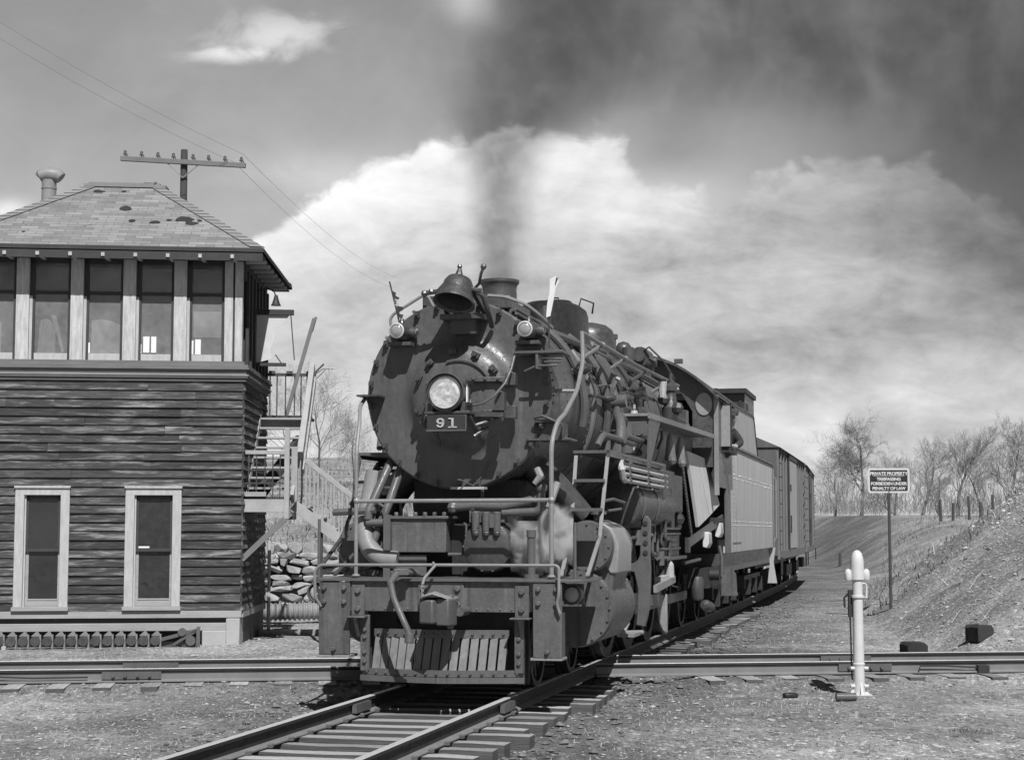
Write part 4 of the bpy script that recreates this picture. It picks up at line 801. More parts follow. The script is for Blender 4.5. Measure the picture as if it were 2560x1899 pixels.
# boiler handrail and pipes along the right
for sg in (-1, 1):
    q = MB().tube([(sg*1.215, 2.0, 4.12), (sg*1.215, 6, 4.12), (sg*1.2, 10.8, 4.2)], .026, 8)
    for u in (3.4, 5.2, 7.1, 9.2): q.tube([(sg*1.215, u, 4.12), (sg*.98, u, 3.97)], .028, 7); q.sphere((sg*1.215, u, 4.12), .042, 8)
    part('boiler_handrail', q, 'railpipe', L)
    rr = lambda u, a, e=.05: (sg*(br(u)+e)*cos(a), u, ZB+(br(u)+e)*sin(a))
    for u, a0, a1, r in ((2.35, 1.05, -.25, .05), (3.75, .95, -.3, .055), (4.65, .7, -.25, .06), (6.1, .85, -.2, .04)):
        q = MB().tube([rr(u+.02*k, a0+(a1-a0)*k/12, .06) for k in range(13)], r, 8); part('sand_pipe', q, 'pipe', bo)
    q = MB().tube([rr(1.2, 1.05, .04), rr(1.9, .98, .05), rr(2.6, .86, .06), rr(3.4, .80, .07), rr(5, .80, .07), rr(8, .78, .07), rr(11, .78, .07)], .05, 8); part('long_steam_pipe', q, 'pipe', bo)
    q = MB()
    for e, a in ((.05, .93), (.09, .90), (.05, .87)): q.tube([rr(1.1, a+.12, e), rr(2.6, a, e), rr(5.5, a-.01, e), rr(9.5, a-.02, e)], .02, 6)
    part('sand_lines', q, 'pipe', bo)
    q = MB()
    for u in (3.1, 3.95, 5.6): q.box(rr(u, .52, .02), (.2, .3, .03), (0, .52*sg + (0), 0))
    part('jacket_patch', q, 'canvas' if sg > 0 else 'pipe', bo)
    q = MB().box(rr(5.1, .62, .06), (.05, .5, .32), (0, -sg*.62, 0)); part('jacket_plate', q, 'pipe', bo, .01)
    # check valve, feed pipe, bottle lubricator on the barrel side
    q = MB().tube([rr(4.1, .28, .1), rr(4.1, .16, .14), rr(4.1, .05, .16), rr(4.1, -.1, .14)], .06, 10); q.tube([rr(4.0, .15, .1), rr(4.0, .24, .16), rr(4.1, .3, .2), rr(4.3, .24, .18), rr(4.4, .1, .12)], .022, 7); q.cyl(rr(4.1, .1, .05), rr(4.1, .1, .28), .085); q.box(rr(4.1, -.14, .1), (.16, .2, .12)); part('check_valve', q, 'pipe', L)
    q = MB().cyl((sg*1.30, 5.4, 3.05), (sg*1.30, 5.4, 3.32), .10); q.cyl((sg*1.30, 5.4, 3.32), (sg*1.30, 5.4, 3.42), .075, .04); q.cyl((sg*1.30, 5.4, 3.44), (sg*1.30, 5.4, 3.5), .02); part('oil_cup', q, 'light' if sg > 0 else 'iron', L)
    q = MB().tube([(sg*1.36, 2.2, 2.78), (sg*1.40, 2.35, 2.92), (sg*1.42, 3.0, 2.92), (sg*1.46, 4.2, 2.90)], .04, 8, .1); q.tube([(sg*1.42, 3.5, 2.86), (sg*1.40, 3.7, 3.15), (sg*1.32, 3.9, 3.25), (sg*1.28, 4.6, 3.22)], .065, 10, .12); q.tube([(sg*1.46, 3.7, 2.98), (sg*1.5, 5.2, 2.96)], .04, 8); q.cyl((sg*1.3, 4.7, 2.8), (sg*1.3, 4.7, 3.2), .09); part('injector_piping', q, 'pipe', L)
    q = MB().bb(min(sg*1.28, sg*1.45), max(sg*1.28, sg*1.45), 3.0, 3.4, 2.72, 2.85); q.sphere((sg*1.38, 4.8, 2.84), .06, 8); q.sphere((sg*1.42, 5.0, 2.82), .05, 8); q.cyl((sg*1.40, 2.6, 2.72), (sg*1.40, 2.6, 2.86), .05); part('running_board_fittings', q, 'pipe', L)
    # running boards
    q = MB().prism([(sg*1.12, 1.92, 2.68), (sg*1.56, 1.92, 2.68), (sg*1.58, 6.5, 2.68), (sg*1.12, 6.5, 2.68)], (0, 0, .035)); q.bb(min(sg*1.52, sg*1.56), max(sg*1.52, sg*1.56), 1.92, 6.5, 2.64, 2.715); part('running_board', q, 'pipe', L)
    q = MB().prism([(sg*1.16, 4.75, 3.30), (sg*1.60, 4.75, 3.30), (sg*1.60, 12.6, 3.42), (sg*1.16, 12.6, 3.42)], (0, 0, .035)); q.prism([(sg*1.585, 4.75, 3.27), (sg*1.605, 4.75, 3.27), (sg*1.605, 12.6, 3.40), (sg*1.585, 12.6, 3.40)], (0, 0, .075)); part('upper_running_board', q, 'railpipe', L)
    q = MB().prism([(sg*1.18, 4.80, 3.30), (sg*1.58, 4.80, 3.30), (sg*1.58, 4.80, 3.04), (sg*1.18, 4.80, 3.04)], (0, .04, 0)); q.bolts([(sg*x, 4.80, 3.07) for x in (1.25, 1.38, 1.5)], (0, -1, 0), .014, .02)
    part('step_riser', q, 'plate', L); q = MB().prism([(sg*1.58, 4.80, 3.28), (sg*1.58, 5.9, 3.31), (sg*1.56, 5.0, 2.62), (sg*1.56, 4.80, 2.70)], (sg*.015, 0, 0)); part('riser_gusset', q, 'plate', L)
    # cooling coils hung under the running board
    q = MB()
    for k, z in enumerate((2.62, 2.545, 2.465, 2.385)): q.tube([(sg*(1.575 if k else 1.48), 2.85, z), (sg*(1.58 if k else 1.49), 6.55, z-.005)], .026, 8)
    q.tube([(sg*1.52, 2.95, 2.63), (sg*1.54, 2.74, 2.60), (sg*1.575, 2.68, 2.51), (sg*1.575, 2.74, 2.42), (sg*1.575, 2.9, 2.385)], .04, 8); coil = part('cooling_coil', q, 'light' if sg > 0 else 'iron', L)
    for u in (3.15, 4.65, 6.2):
        q = MB().bb(min(sg*1.59, sg*1.61), max(sg*1.59, sg*1.61), u-.03, u+.03, 2.35, 2.68); q.bolts([(sg*1.61, u, z) for z in (2.39, 2.46, 2.53, 2.6)], (sg, 0, 0), .018, .02)
        part('coil_hanger', q, 'pipe', coil)
    q = MB().lathe((sg*1.25, 4.3, 2.12), (0, 1, 0), [(0, -.06), (.2, -.03), (.3, .0), (.31, .1), (.31, 3.4), (0, 3.45)], 28); tank = part('air_reservoir', q, 'iron', L); q = MB()
    for u in (4.6, 5.9): q.lathe((sg*1.25, u, 2.12), (0, 1, 0), [(.31, 0), (.325, .01), (.325, .06), (.31, .07)], 28)
    part('tank_strap', q, 'pipe', tank)
    # bottle-shaped sander valves, air pump panels below the cab-side running board
    for u in (7.85, 9.0):
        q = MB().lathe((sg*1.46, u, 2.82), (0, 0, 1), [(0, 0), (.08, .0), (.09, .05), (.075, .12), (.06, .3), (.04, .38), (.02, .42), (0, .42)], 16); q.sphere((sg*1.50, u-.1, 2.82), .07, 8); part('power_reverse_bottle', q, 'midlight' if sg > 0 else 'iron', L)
    q = MB().bb(min(sg*1.2, sg*1.5), max(sg*1.2, sg*1.5), 6.9, 8.0, 2.1, 2.66); q.bb(min(sg*1.2, sg*1.49), max(sg*1.2, sg*1.49), 8.05, 9.0, 2.05, 2.62); part('air_pump_casing', q, 'plate', L, .02)
    q = MB()
    for z in (1.72, 1.80, 1.5): q.box((sg*1.44, 7.9, z), (.1, 1.7, .035))
    q.bb(min(sg*1.2, sg*1.44), max(sg*1.2, sg*1.44), 7.1, 8.9, 1.36, 1.7); q.cyl((sg*1.46, 8.0, 2.1), (sg*1.46, 8.0, 1.8), .035); q.cyl((sg*1.46, 8.7, 2.1), (sg*1.46, 8.7, 1.8), .05); q.sphere((sg*1.46, 8.7, 1.95), .1, 8); q.box((sg*1.46, 8.0, 1.55), (.06, .5, .05)); q.box((sg*1.46, 8.0, 1.63), (.06, .5, .04)); q.box((sg*1.48, 8.0, 1.36), (.14, 2.0, .05)); part('air_pump', q, 'pipe', L, .008)
    q = MB().lathe((sg*1.30, 9.1, 3.46), (0, 0, 1), [(0, 0), (.14, .0), (.14, .25), (.1, .3), (.08, .5), (.11, .52), (.11, .6), (.03, .65), (.03, .8), (0, .8)], 16); q.sphere((sg*1.42, 9.0, 3.7), .1, 8); q.sphere((sg*1.2, 9.0, 3.85), .1, 8); q.tube([(sg*1.45, 8.4, 3.5), (sg*1.45, 9.4, 3.5)], .06, 8); q.box((sg*1.4, 9.6, 3.6), (.2, .3, .2)); q.tube([(sg*1.35, 9.2, 4.0), (sg*1.3, 9.3, 4.15), (sg*1.2, 10.5, 4.15)], .03, 7); part('turret_valve', q, 'iron', L)
    q = MB().tube([(sg*1.22, 8.75, 3.85), (sg*1.22, 8.75, 4.1)], [.05, .07], 8); part('steam_nozzle', q, 'light', L)
# ---- rivet rows, seams and the tangle of small piping
rg_ = random.Random(21)
def wander(p, steps, r, mb):
    pts_ = [Vector(p)]
    for ax, d_ in steps: v_ = pts_[-1].copy(); v_[ax] += d_; pts_.append(v_)
    mb.tube(pts_, r, 6, .06)
for sg in (-1, 1):
    q = MB()
    for k in range(16):                    # on the barrel above the running board
        u = rg_.uniform(2.2, 8.6); a = rg_.uniform(-.25, .5); e = rg_.uniform(.05, .13); R_ = lambda uu, aa, ee: (sg*(br(uu)+ee)*cos(aa), uu, ZB+(br(uu)+ee)*sin(aa))
        l_ = rg_.uniform(.5, 2.0); b_ = a+rg_.uniform(-.25, .25); q.tube([R_(u, a, .02), R_(u+.05, a, e), R_(u+l_, a, e), R_(u+l_+.08, b_, e), R_(u+l_+.1, b_-.15, .03)], rg_.choice((.014, .018, .024)), 6)
        if k % 2: q.cyl(R_(u+l_*.5, a, e-.05), R_(u+l_*.5, a, e+.07), .045, n=8); q.sphere(R_(u+l_*.5, a, e+.08), .04, 6)
    part('auxiliary_piping', q, 'iron', L)
    q = MB()
    for k in range(14):                    # below the running board
        u = rg_.uniform(3.6, 7.0); z = rg_.uniform(1.15, 2.4); x = sg*rg_.uniform(1.30, 1.50)
        wander((x, u, z), [(1, rg_.uniform(.4, 1.6)), (2, rg_.uniform(-.5, .4)), (1, rg_.uniform(.2, .8)), (2, rg_.uniform(-.4, .2))], rg_.choice((.018, .024, .032)), q)
        if k % 2: q.cyl((x, u+.3, z-.1), (x, u+.3, z+.1), .06, n=8)
    part('lower_piping', q, 'pipe', L)
    q = MB()
    for k in range(9):                     # behind the front deck, beside the saddle
        x = sg*rg_.uniform(.55, 1.25); z = rg_.uniform(1.4, 2.3); wander((x, rg_.uniform(.7, 1.1), z), [(0, rg_.uniform(-.4, .4)), (2, rg_.uniform(-.4, .3)), (1, rg_.uniform(.2, .6)), (2, rg_.uniform(-.3, .3))], rg_.choice((.02, .03)), q)
    part('deck_piping', q, 'iron', L)
q = MB()
for k in range(10):
    u = rg_.uniform(3.2, 9.5); a = pi/2 - rg_.uniform(.15, .75); l_ = rg_.uniform(.3, 1.5); R_ = lambda uu, aa, ee: ((br(uu)+ee)*cos(aa), uu, ZB+(br(uu)+ee)*sin(aa))
    q.tube([R_(u, a, .02), R_(u, a, .09), R_(u+l_, a, .09), R_(u+l_, a-.2, .05)], .02, 6); q.box(R_(u+.1, a, .06), (.12, .14, .12), (0, .8, 0))
part('top_piping', q, 'iron', L)
# ---- cab
cab = empty('cab', (0, 0, 0)); cab.parent = L
def roofz(x): return 4.95 - .72*(abs(x)/1.6)**2.3
q = MB(); n = 24
for k in range(n):
    xa, xb = -1.68+3.36*k/n, -1.68+3.36*(k+1)/n; q.add([(xa, 12.5, roofz(xa)), (xb, 12.5, roofz(xb)), (xb, 15.5, roofz(xb)), (xa, 15.5, roofz(xa)), (xa, 12.5, roofz(xa)-.05), (xb, 12.5, roofz(xb)-.05), (xb, 15.5, roofz(xb)-.05), (xa, 15.5, roofz(xa)-.05)], [(0,1,2,3), (7,6,5,4), (0,4,5,1), (2,6,7,3)])
part('cab_roof', q, 'iron', cab, smooth=50)
q = MB().tube([(1.62, 12.5, roofz(1.62)+.03), (1.62, 15.5, roofz(1.62)+.03)], .03, 6); q.bb(.9, 1.05, 12.5, 12.6, 4.75, 4.83); part('rain_gutter', q, 'iron', cab)
# front wall around the boiler
for sg in (-1, 1):
    poly = [(sg*.9, 12.75, 4.4), (sg*.9, 12.75, roofz(.9)-.04), (sg*1.25, 12.75, roofz(1.25)-.04), (sg*1.6, 12.75, roofz(1.6)-.04), (sg*1.6, 12.75, 2.9), (sg*1.19, 12.75, 2.9), (sg*1.19, 12.75, 3.9)]
    fw = part('cab_front_wall', MB().prism(poly, (0, .04, 0)), 'iron', cab)
    q = MB().lathe((sg*1.40, 12.74, 4.03), (0, -1, 0), [(0, 0), (.15, .0), (.15, .012), (0, .012)], 24)
    for i in range(len(q.v)): x, y, z = q.v[i]; q.v[i] = (x, y, 4.03+(z-4.03)*1.35)
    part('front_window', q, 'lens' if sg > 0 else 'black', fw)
    if sg > 0: part('cab_front_center', MB().prism([(x_, 12.76, 4.3) for x_ in (-.9, .9)] + [(x_, 12.76, roofz(x_)-.04) for x_ in (.9, .6, .3, 0, -.3, -.6, -.9)], (0, .03, 0)), 'iron', cab)
    q = MB(); x0, x1 = sg*1.59, sg*1.63; xa, xb = min(x0, x1), max(x0, x1)
    q.bb(xa, xb, 12.75, 13.55, 2.55, roofz(1.6)-.02); q.bb(xa, xb, 13.55, 15.4, 2.55, 3.28); q.bb(xa, xb, 13.55, 15.4, 4.08, roofz(1.6)-.02); q.bb(xa, xb, 15.1, 15.4, 3.28, 4.08)
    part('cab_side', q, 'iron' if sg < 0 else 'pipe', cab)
    q = MB().bb(xa-.01, xb+.03, 12.70, 12.78, 2.40, roofz(1.6)-.05); part('cab_corner_post', q, 'railpipe', cab)
    q = MB().bb(xa, xb, 14.25, 15.0, 1.35, 2.55); part('cab_apron', q, 'pipe', cab)
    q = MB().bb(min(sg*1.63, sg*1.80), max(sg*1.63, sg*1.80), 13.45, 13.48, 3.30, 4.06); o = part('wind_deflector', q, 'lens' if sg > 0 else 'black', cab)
    q = MB(); c = sg*1.81; q.bb(c-.012, c+.012, 13.44, 13.49, 3.28, 4.08); q.bb(min(sg*1.63, c), max(sg*1.63, c), 13.44, 13.49, 4.06, 4.085); part('deflector_frame', q, 'black', o)
    q = MB().bb(min(sg*1.62, sg*1.76), max(sg*1.62, sg*1.76), 13.5, 15.0, 3.2, 3.29); part('arm_rest', q, 'black', cab)
    q = MB().tube([(sg*1.62, 13.0, 1.5), (sg*1.66, 13.0, 1.3), (sg*1.66, 13.0, .95)], .03); part('cab_grab_iron', q, 'plate', cab); q = MB().bb(min(sg*1.45, sg*1.75), max(sg*1.45, sg*1.75), 14.6, 15.0, .55, .60); q.prism([(sg*1.48, 14.55, .55), (sg*1.78, 14.55, .55), (sg*1.76, 14.55, .95), (sg*1.70, 14.55, 1.06), (sg*1.58, 14.55, 1.06), (sg*1.48, 14.55, .85)], (0, .03, 0)); part('cab_steps', q, 'plate', cab)
q = MB().bb(-1.58, 1.58, 15.3, 15.38, 1.6, 4.3); q.bb(-1.58, 1.58, 12.8, 15.4, 1.9, 2.0); part('cab_interior', q, 'black', cab)
for sg in (-1, 1):
    q = MB().bb(min(sg*1.1, sg*1.45), max(sg*1.1, sg*1.45), 12.6, 15.2, .75, 1.1); q.cyl((sg*1.4, 13.0, .98), (sg*1.62, 13.0, .98), .1); part('trailing_truck_frame', q, 'black', L)
    q = MB().lathe((sg*1.40, 11.5, .58), (0, 0, 1), [(0, 0), (.09, .01), (.11, .05), (.112, .34), (.09, .40), (0, .42)], 16); q.lathe((sg*1.46, 11.9, .50), (sg*.25, .9, -.2), [(0, 0), (.08, .03), (.10, .1), (.09, .3), (.05, .36), (0, .36)], 14); q.tube([(sg*1.42, 9.6, 1.25), (sg*1.46, 11.4, 1.28)], .03, 8); part('injector', q, 'iron', L)
# engineer leaning out of the cab window
def person_mesh(name, chains, m):
    bm = bmesh.new(); lay = bm.verts.layers.skin.verify(); known = {}
    for ch in chains:
        prev = None
        for p, r in ch:
            k = tuple(round(c, 4) for c in p)
            if k not in known: v_ = bm.verts.new(p); v_[lay].radius = (r, r); known[k] = v_
            v_ = known[k]
            if prev is not None and prev is not v_ and bm.edges.get((prev, v_)) is None: bm.edges.new((prev, v_))
            prev = v_
    bm.verts.ensure_lookup_table(); bm.verts[0][lay].use_root = True
    me = bpy.data.meshes.new(name); bm.to_mesh(me); bm.free(); me.materials.append(m); o = link(name, me)
    o.modifiers.new('skin', 'SKIN'); s_ = o.modifiers.new('smooth', 'SUBSURF'); s_.levels = 1; s_.render_levels = 2
    for mo in o.modifiers:
        if mo.type == 'SKIN': mo.use_smooth_shade = True
    return o
pel, ch_, nk, hd = (1.52, 14.35, 3.15), (1.72, 14.0, 3.52), (1.77, 13.93, 3.72), (1.80, 13.88, 3.86)
arm = [(ch_, .15), ((1.80, 14.05, 3.6), .085), ((1.93, 14.05, 3.38), .065), ((1.84, 13.85, 3.31), .045), ((1.78, 13.72, 3.32), .04)]
fing = [[((1.78, 13.72, 3.32), .04), ((1.76+.018*k, 13.66, 3.325), .012), ((1.76+.018*k, 13.62-.006*(k % 2), 3.31), .010)] for k in range(4)] + [[((1.78, 13.72, 3.32), .04), ((1.735, 13.70, 3.325), .012), ((1.72, 13.67, 3.32), .010)]]
arm2 = [(ch_, .15), ((1.60, 13.95, 3.58), .08), ((1.55, 13.8, 3.38), .06), ((1.66, 13.68, 3.31), .04)]
per = person_mesh('person', [[(pel, .17), ((1.60, 14.2, 3.32), .165), (ch_, .15), ((1.75, 13.96, 3.64), .08), (nk, .055), ((1.79, 13.89, 3.80), .085), (hd, .088), ((1.80, 13.88, 3.93), .075)], [((1.79, 13.89, 3.80), .085), ((1.795, 13.80, 3.80), .03), ((1.795, 13.785, 3.795), .014)], arm] + fing + [arm2], M['skin'])
me_o = per; per.parent = None; per.matrix_world = Matrix.Translation(O) @ Matrix.Rotation(-HA, 4, 'Z')
tag(per, 'engineer in cap and dark jacket leaning out of the locomotive cab window', 'person')
jk = person_mesh('jacket', [[(pel, .185), ((1.60, 14.2, 3.32), .18), (ch_, .165), ((1.75, 13.96, 3.63), .095), ((1.765, 13.94, 3.68), .07)], [(ch_, .165), ((1.80, 14.05, 3.6), .10), ((1.93, 14.05, 3.38), .08), ((1.84, 13.85, 3.315), .055)], [(ch_, .165), ((1.60, 13.95, 3.58), .095), ((1.55, 13.8, 3.38), .075), ((1.63, 13.72, 3.33), .055)]], M['cloth']); jk.parent = per
q = MB().lathe((1.80, 13.89, 3.90), (0, .1, 1), [(.098, .0), (.108, .03), (.112, .08), (.10, .105), (0, .115)], 20); q.prism([(1.72, 13.80, 3.905), (1.88, 13.80, 3.905), (1.86, 13.71, 3.885), (1.80, 13.69, 3.88), (1.74, 13.71, 3.885)], (0, 0, .012)); part('cap', q, 'cap', per)
q = MB()
for dx in (-.032, .032): q.sphere((1.797+dx, 13.803, 3.845), .012, 8)
q.box((1.797, 13.803, 3.765), (.045, .008, .008)); part('face_features', q, 'black', per)
for o in list(per.children): o.matrix_parent_inverse = Matrix.Identity(4)

# ================================================================== tender
TU = 21.3; X = lambda p: (p[0], p[1]-TU, p[2]); tp = trk(TU)
ten = empty('tender', tp, -HA, label='long grey coal tender with dark shelter coupled behind the locomotive cab', cat='tender')
T = lambda: MB(X)
q = T().prism([(-1.5, 15.4, 1.33), (1.5, 15.4, 1.33), (1.5, 15.4, 3.38), (1.47, 15.4, 3.47), (-1.47, 15.4, 3.47), (-1.5, 15.4, 3.38)], (0, 11.8, 0)); tank = part('water_tank', q, 'tender', ten, .01)
q = T()
for z in (2.9, 2.82, 1.95, 1.87): q.bolts([(1.5, u, z) for u in np.arange(16.5, 27, .16)], (1, 0, 0), .012, .008, 5)
for u in (16.9, 26.5): q.bolts([(1.5, u, z) for z in np.arange(1.45, 3.35, .09)], (1, 0, 0), .012, .008, 5)
q.bb(1.5, 1.515, 26.72, 26.78, 1.36, 3.4); q.bb(1.5, 1.505, 16.6, 18.3, 1.50, 1.53); part('rivet_rows', q, 'iron', tank)
q = T().bb(1.485, 1.53, 15.4, 27.2, 3.44, 3.485); q.bb(-1.53, -1.485, 15.4, 27.2, 3.44, 3.485); q.bb(-1.5, 1.5, 27.15, 27.22, 3.44, 3.485); part('deck_edge', q, 'iron', tank)
for sg in (-1, 1):
    pr = [(sg*1.44, 15.5, 3.48), (sg*1.44, 15.5, 4.28), (sg*1.44, 21.3, 4.36), (sg*1.44, 21.5, 4.33), (sg*1.44, 21.62, 4.22), (sg*1.44, 22.4, 3.48)]; q = T().prism(pr, (sg*.06, 0, 0)); part('coal_bunker_side', q, 'tender', ten, .008)
    q = T().tube([(sg*1.5, 15.5, 4.29), (sg*1.5, 21.3, 4.37), (sg*1.5, 21.5, 4.34), (sg*1.5, 21.62, 4.24), (sg*1.5, 22.4, 3.5)], .025, 6); part('bunker_rim', q, 'iron', ten)
q = T().bb(-1.44, 1.44, 15.6, 21.6, 3.47, 4.15); part('coal_load', q, 'coal', ten)
dh = part('brakeman_shelter', T().bb(-1.17, 1.17, 23.0, 25.4, 3.47, 5.02), 'iron', ten, .01); q = T().bb(-1.24, 1.22, 22.85, 25.5, 5.02, 5.13); q.bb(.2, .5, 23.2, 23.6, 5.13, 5.17); part('shelter_roof', q, 'black', dh); q = T().bb(1.17, 1.19, 23.3, 23.7, 4.5, 4.8); q.bb(1.02, 1.1, 22.97, 23.0, 4.55, 4.85); q.bb(.45, .5, 22.97, 23.0, 3.5, 5.0); part('shelter_window', q, 'black', dh)
q = T().bb(1.17, 1.25, 23.1, 23.2, 3.5, 4.6); part('shelter_rail', q, 'iron', dh); q = T().sphere((1.0, 20.3, 4.40), .1, 8); part('bunker_lamp', q, 'light', ten)
q = T().bb(-1.4, 1.4, 14.6, 27.3, .95, 1.33); part('tender_frame', q, 'iron', ten)
q = T().bb(-1.35, 1.35, 15.2, 15.4, 1.33, 3.2); part('front_bulkhead', q, 'iron', ten)
for sg in (-1, 1):
    for u in (16.2, 17.8, 19.4, 22.8, 24.4, 26.0):
        w_ = wheel(u, .42, sg, False); w_.xf = X; part('tender_wheel', w_, 'black', ten)
    for u in (17.8, 24.4):
        q = T().bb(min(sg*1.0, sg*1.18), max(sg*1.0, sg*1.18), u-2.1, u+2.1, .42, .72)
        for du in (-1.6, 0, 1.6): q.box((sg*1.16, u+du, .45), (.2, .34, .34))
        part('truck_sideframe', q, 'black', ten)
    q = T().prism([(sg*1.40, 26.85, 1.33), (sg*1.55, 26.85, 1.33), (sg*1.5, 26.85, .95), (sg*1.58, 26.85, .42), (sg*1.34, 26.85, .42), (sg*1.40, 26.85, .9)], (0, .04, 0)); part('rear_steps', q, 'tender', ten)
    q = T().tube([(sg*1.45, 27.22, 1.4), (sg*1.55, 27.25, 1.6), (sg*1.55, 27.25, 3.1), (sg*1.45, 27.22, 3.2)], .02, 6); part('tender_grab_iron', q, 'railpipe', ten)

# ================================================================== box cars
M['boxcar'] = mat('dusty_boxcar_boards', .11, .8, .25, 2, .1, 20, streak=(3, 3, .4)); M['cardoor'] = mat('pale_car_door', .42, .7, .2, 2, .05, 20, streak=(3, 3, .4)); M['caredge'] = mat('grey_car_steel', .17, .7, .2, 3)
def boxcar(s0, label, doorlight):
    Lc = 12.2; a, b = trk(s0), trk(s0+Lc); d = (b-a).normalized(); ang = -math.atan2(d.x, d.y)
    r = empty('boxcar', (a+b)/2, ang, label=label, cat='freight car', group='box cars behind the tender'); h = Lc/2
    q = MB().bb(-1.5, 1.5, -h, h, 1.1, 4.0); part('car_body', q, 'boxcar', r)
    q = MB(); pr = [(-1.6, -h-.05, 3.98), (-1.0, -h-.05, 4.24), (0, -h-.05, 4.42), (1.0, -h-.05, 4.24), (1.6, -h-.05, 3.98)]; q.prism(pr, (0, Lc+.1, 0)); part('car_roof', q, 'boxcar', r)
    q = MB().bb(-.3, .3, -h, h, 4.44, 4.48); q.bb(-.9, -.2, -h+.3, -h+.35, 4.4, 4.6); part('roof_walk', q, 'black', r)
    for sg in (-1, 1):
        for y in np.linspace(-h+.06, h-.06, 12):
            if abs(y) > 1.6: part('side_post', MB().bb(min(sg*1.5, sg*1.55), max(sg*1.5, sg*1.55), y-.05, y+.05, 1.22, 3.97), 'caredge', r)
        q = MB().bb(min(sg*1.5, sg*1.56), max(sg*1.5, sg*1.56), -h, h, 1.0, 1.22); part('side_sill', q, 'caredge', r)
        q = MB().bb(min(sg*1.5, sg*1.58), max(sg*1.5, sg*1.58), -1.9, 1.6, 3.82, 3.95); q.bb(min(sg*1.5, sg*1.57), max(sg*1.5, sg*1.57), -2.05, -1.9, 1.15, 3.95); part('door_track', q, 'black', r)
        q = MB().bb(min(sg*1.5, sg*1.565), max(sg*1.5, sg*1.565), -1.85, 1.5, 1.25, 3.8); dr = part('car_door', q, 'cardoor' if doorlight else 'boxcar', r)
        q = MB().bb(min(sg*1.56, sg*1.6), max(sg*1.56, sg*1.6), -1.7, -1.55, 1.7, 2.2); q.bb(min(sg*1.56, sg*1.6), max(sg*1.56, sg*1.6), -1.7, -1.6, 2.9, 3.1); part('door_latch', q, 'black', dr)
        for z in np.arange(1.4, 3.9, .36):
            for y in (-h+.15, h-.55): part('grab_rung', MB().tube([(sg*1.56, y, z), (sg*1.60, y+.01, z), (sg*1.60, y+.39, z), (sg*1.56, y+.4, z)], .015, 5), 'black', r)
        q = MB(); q.tube([(sg*1.58, -h+.2, 1.05), (sg*1.58, -h+.2, .6), (sg*1.58, -h+.5, .6), (sg*1.58, -h+.5, 1.05)], .02, 5); q.tube([(sg*1.58, h-.2, 1.05), (sg*1.58, h-.2, .6), (sg*1.58, h-.5, .6), (sg*1.58, h-.5, 1.05)], .02, 5); part('sill_step', q, 'black', r)
        for y in (-h+1.5, -h+3.2, h-3.2, h-1.5): part('car_wheel', wheel(y, .42, sg, False), 'black', r)
        for y in (-h+2.35, h-2.35): part('truck_frame', MB().bb(min(sg*.95, sg*1.15), max(sg*.95, sg*1.15), y-1.2, y+1.2, .35, .7), 'black', r)
    q = MB().bb(-.9, .9, -h, h, .75, 1.05); part('under_frame', q, 'black', r); return r
boxcar(28.3, 'box car with a pale side door directly behind the tender', True)
boxcar(41.4, 'dark far box car at the visible end of the train', False)

# ================================================================== signal tower
B0 = Vector((-4.845, 30.929, 0)); ba = radians(6.6); BX = Vector((cos(ba), sin(ba), 0)); bs = radians(-1.3); BY = Vector((sin(bs), cos(bs), 0))
XB = lambda p: (BX.x*p[0]+BY.x*p[1], BX.y*p[0]+BY.y*p[1], p[2])
def Bm(): return MB(XB)
tow = empty('signal_tower', B0, 0, label='two storey dark clapboard railway signal tower with hipped shingle roof and outside stairs', cat='building')
WX, DY = 5.0, 3.4
core = part('wall', Bm().bb(-WX+.03, -.03, .17, DY-.03, .3, 4.6), 'darkwood', tow)
boards = []
for k in range(5):
    bm_ = bpy.data.materials.new('weathered_clapboard'); bm_.use_nodes = True; N = NT(bm_.node_tree); b_ = N.n['Principled BSDF']; t = N.n.new('ShaderNodeTexCoord'); v_ = N.n.new('ShaderNodeMapping'); N.l.new(t.outputs['Object'], v_.inputs[0]); v_.inputs['Location'].default_value = (3.7*k, 0, 2.3*k); v_ = v_.outputs[0]
    a_ = N.noise(N.scale(v_, (.75, 1, 6.4)), 1.7 + .13*k, 7, .68, .3); c_ = N.noise(N.scale(v_, (1.5, 1, 24)), 2.3, 4, .7); f_ = N.noise(N.scale(v_, (.5, .5, .5)), .9, 3, .5)
    w_ = N.maprange(N.math('ADD', a_, N.math('MULTIPLY', N.math('SUBTRACT', f_, .5), .2)), .47, .74); g_ = N.mix(w_, (.034, .044, .054, .066, .09)[k], (.20, .25, .30, .36, .46)[k])
    g_ = N.math('MULTIPLY', g_, N.maprange(c_, .3, .7, .55, 1.45)); N.l.new(N.comb(g_, g_, g_), b_.inputs['Base Color']); b_.inputs['Roughness'].default_value = .85
    bn = N.n.new('ShaderNodeBump'); bn.inputs['Strength'].default_value = .4; bn.inputs['Distance'].default_value = .01; N.l.new(c_, bn.inputs['Height']); N.l.new(bn.outputs[0], b_.inputs['Normal']); boards.append(bm_)
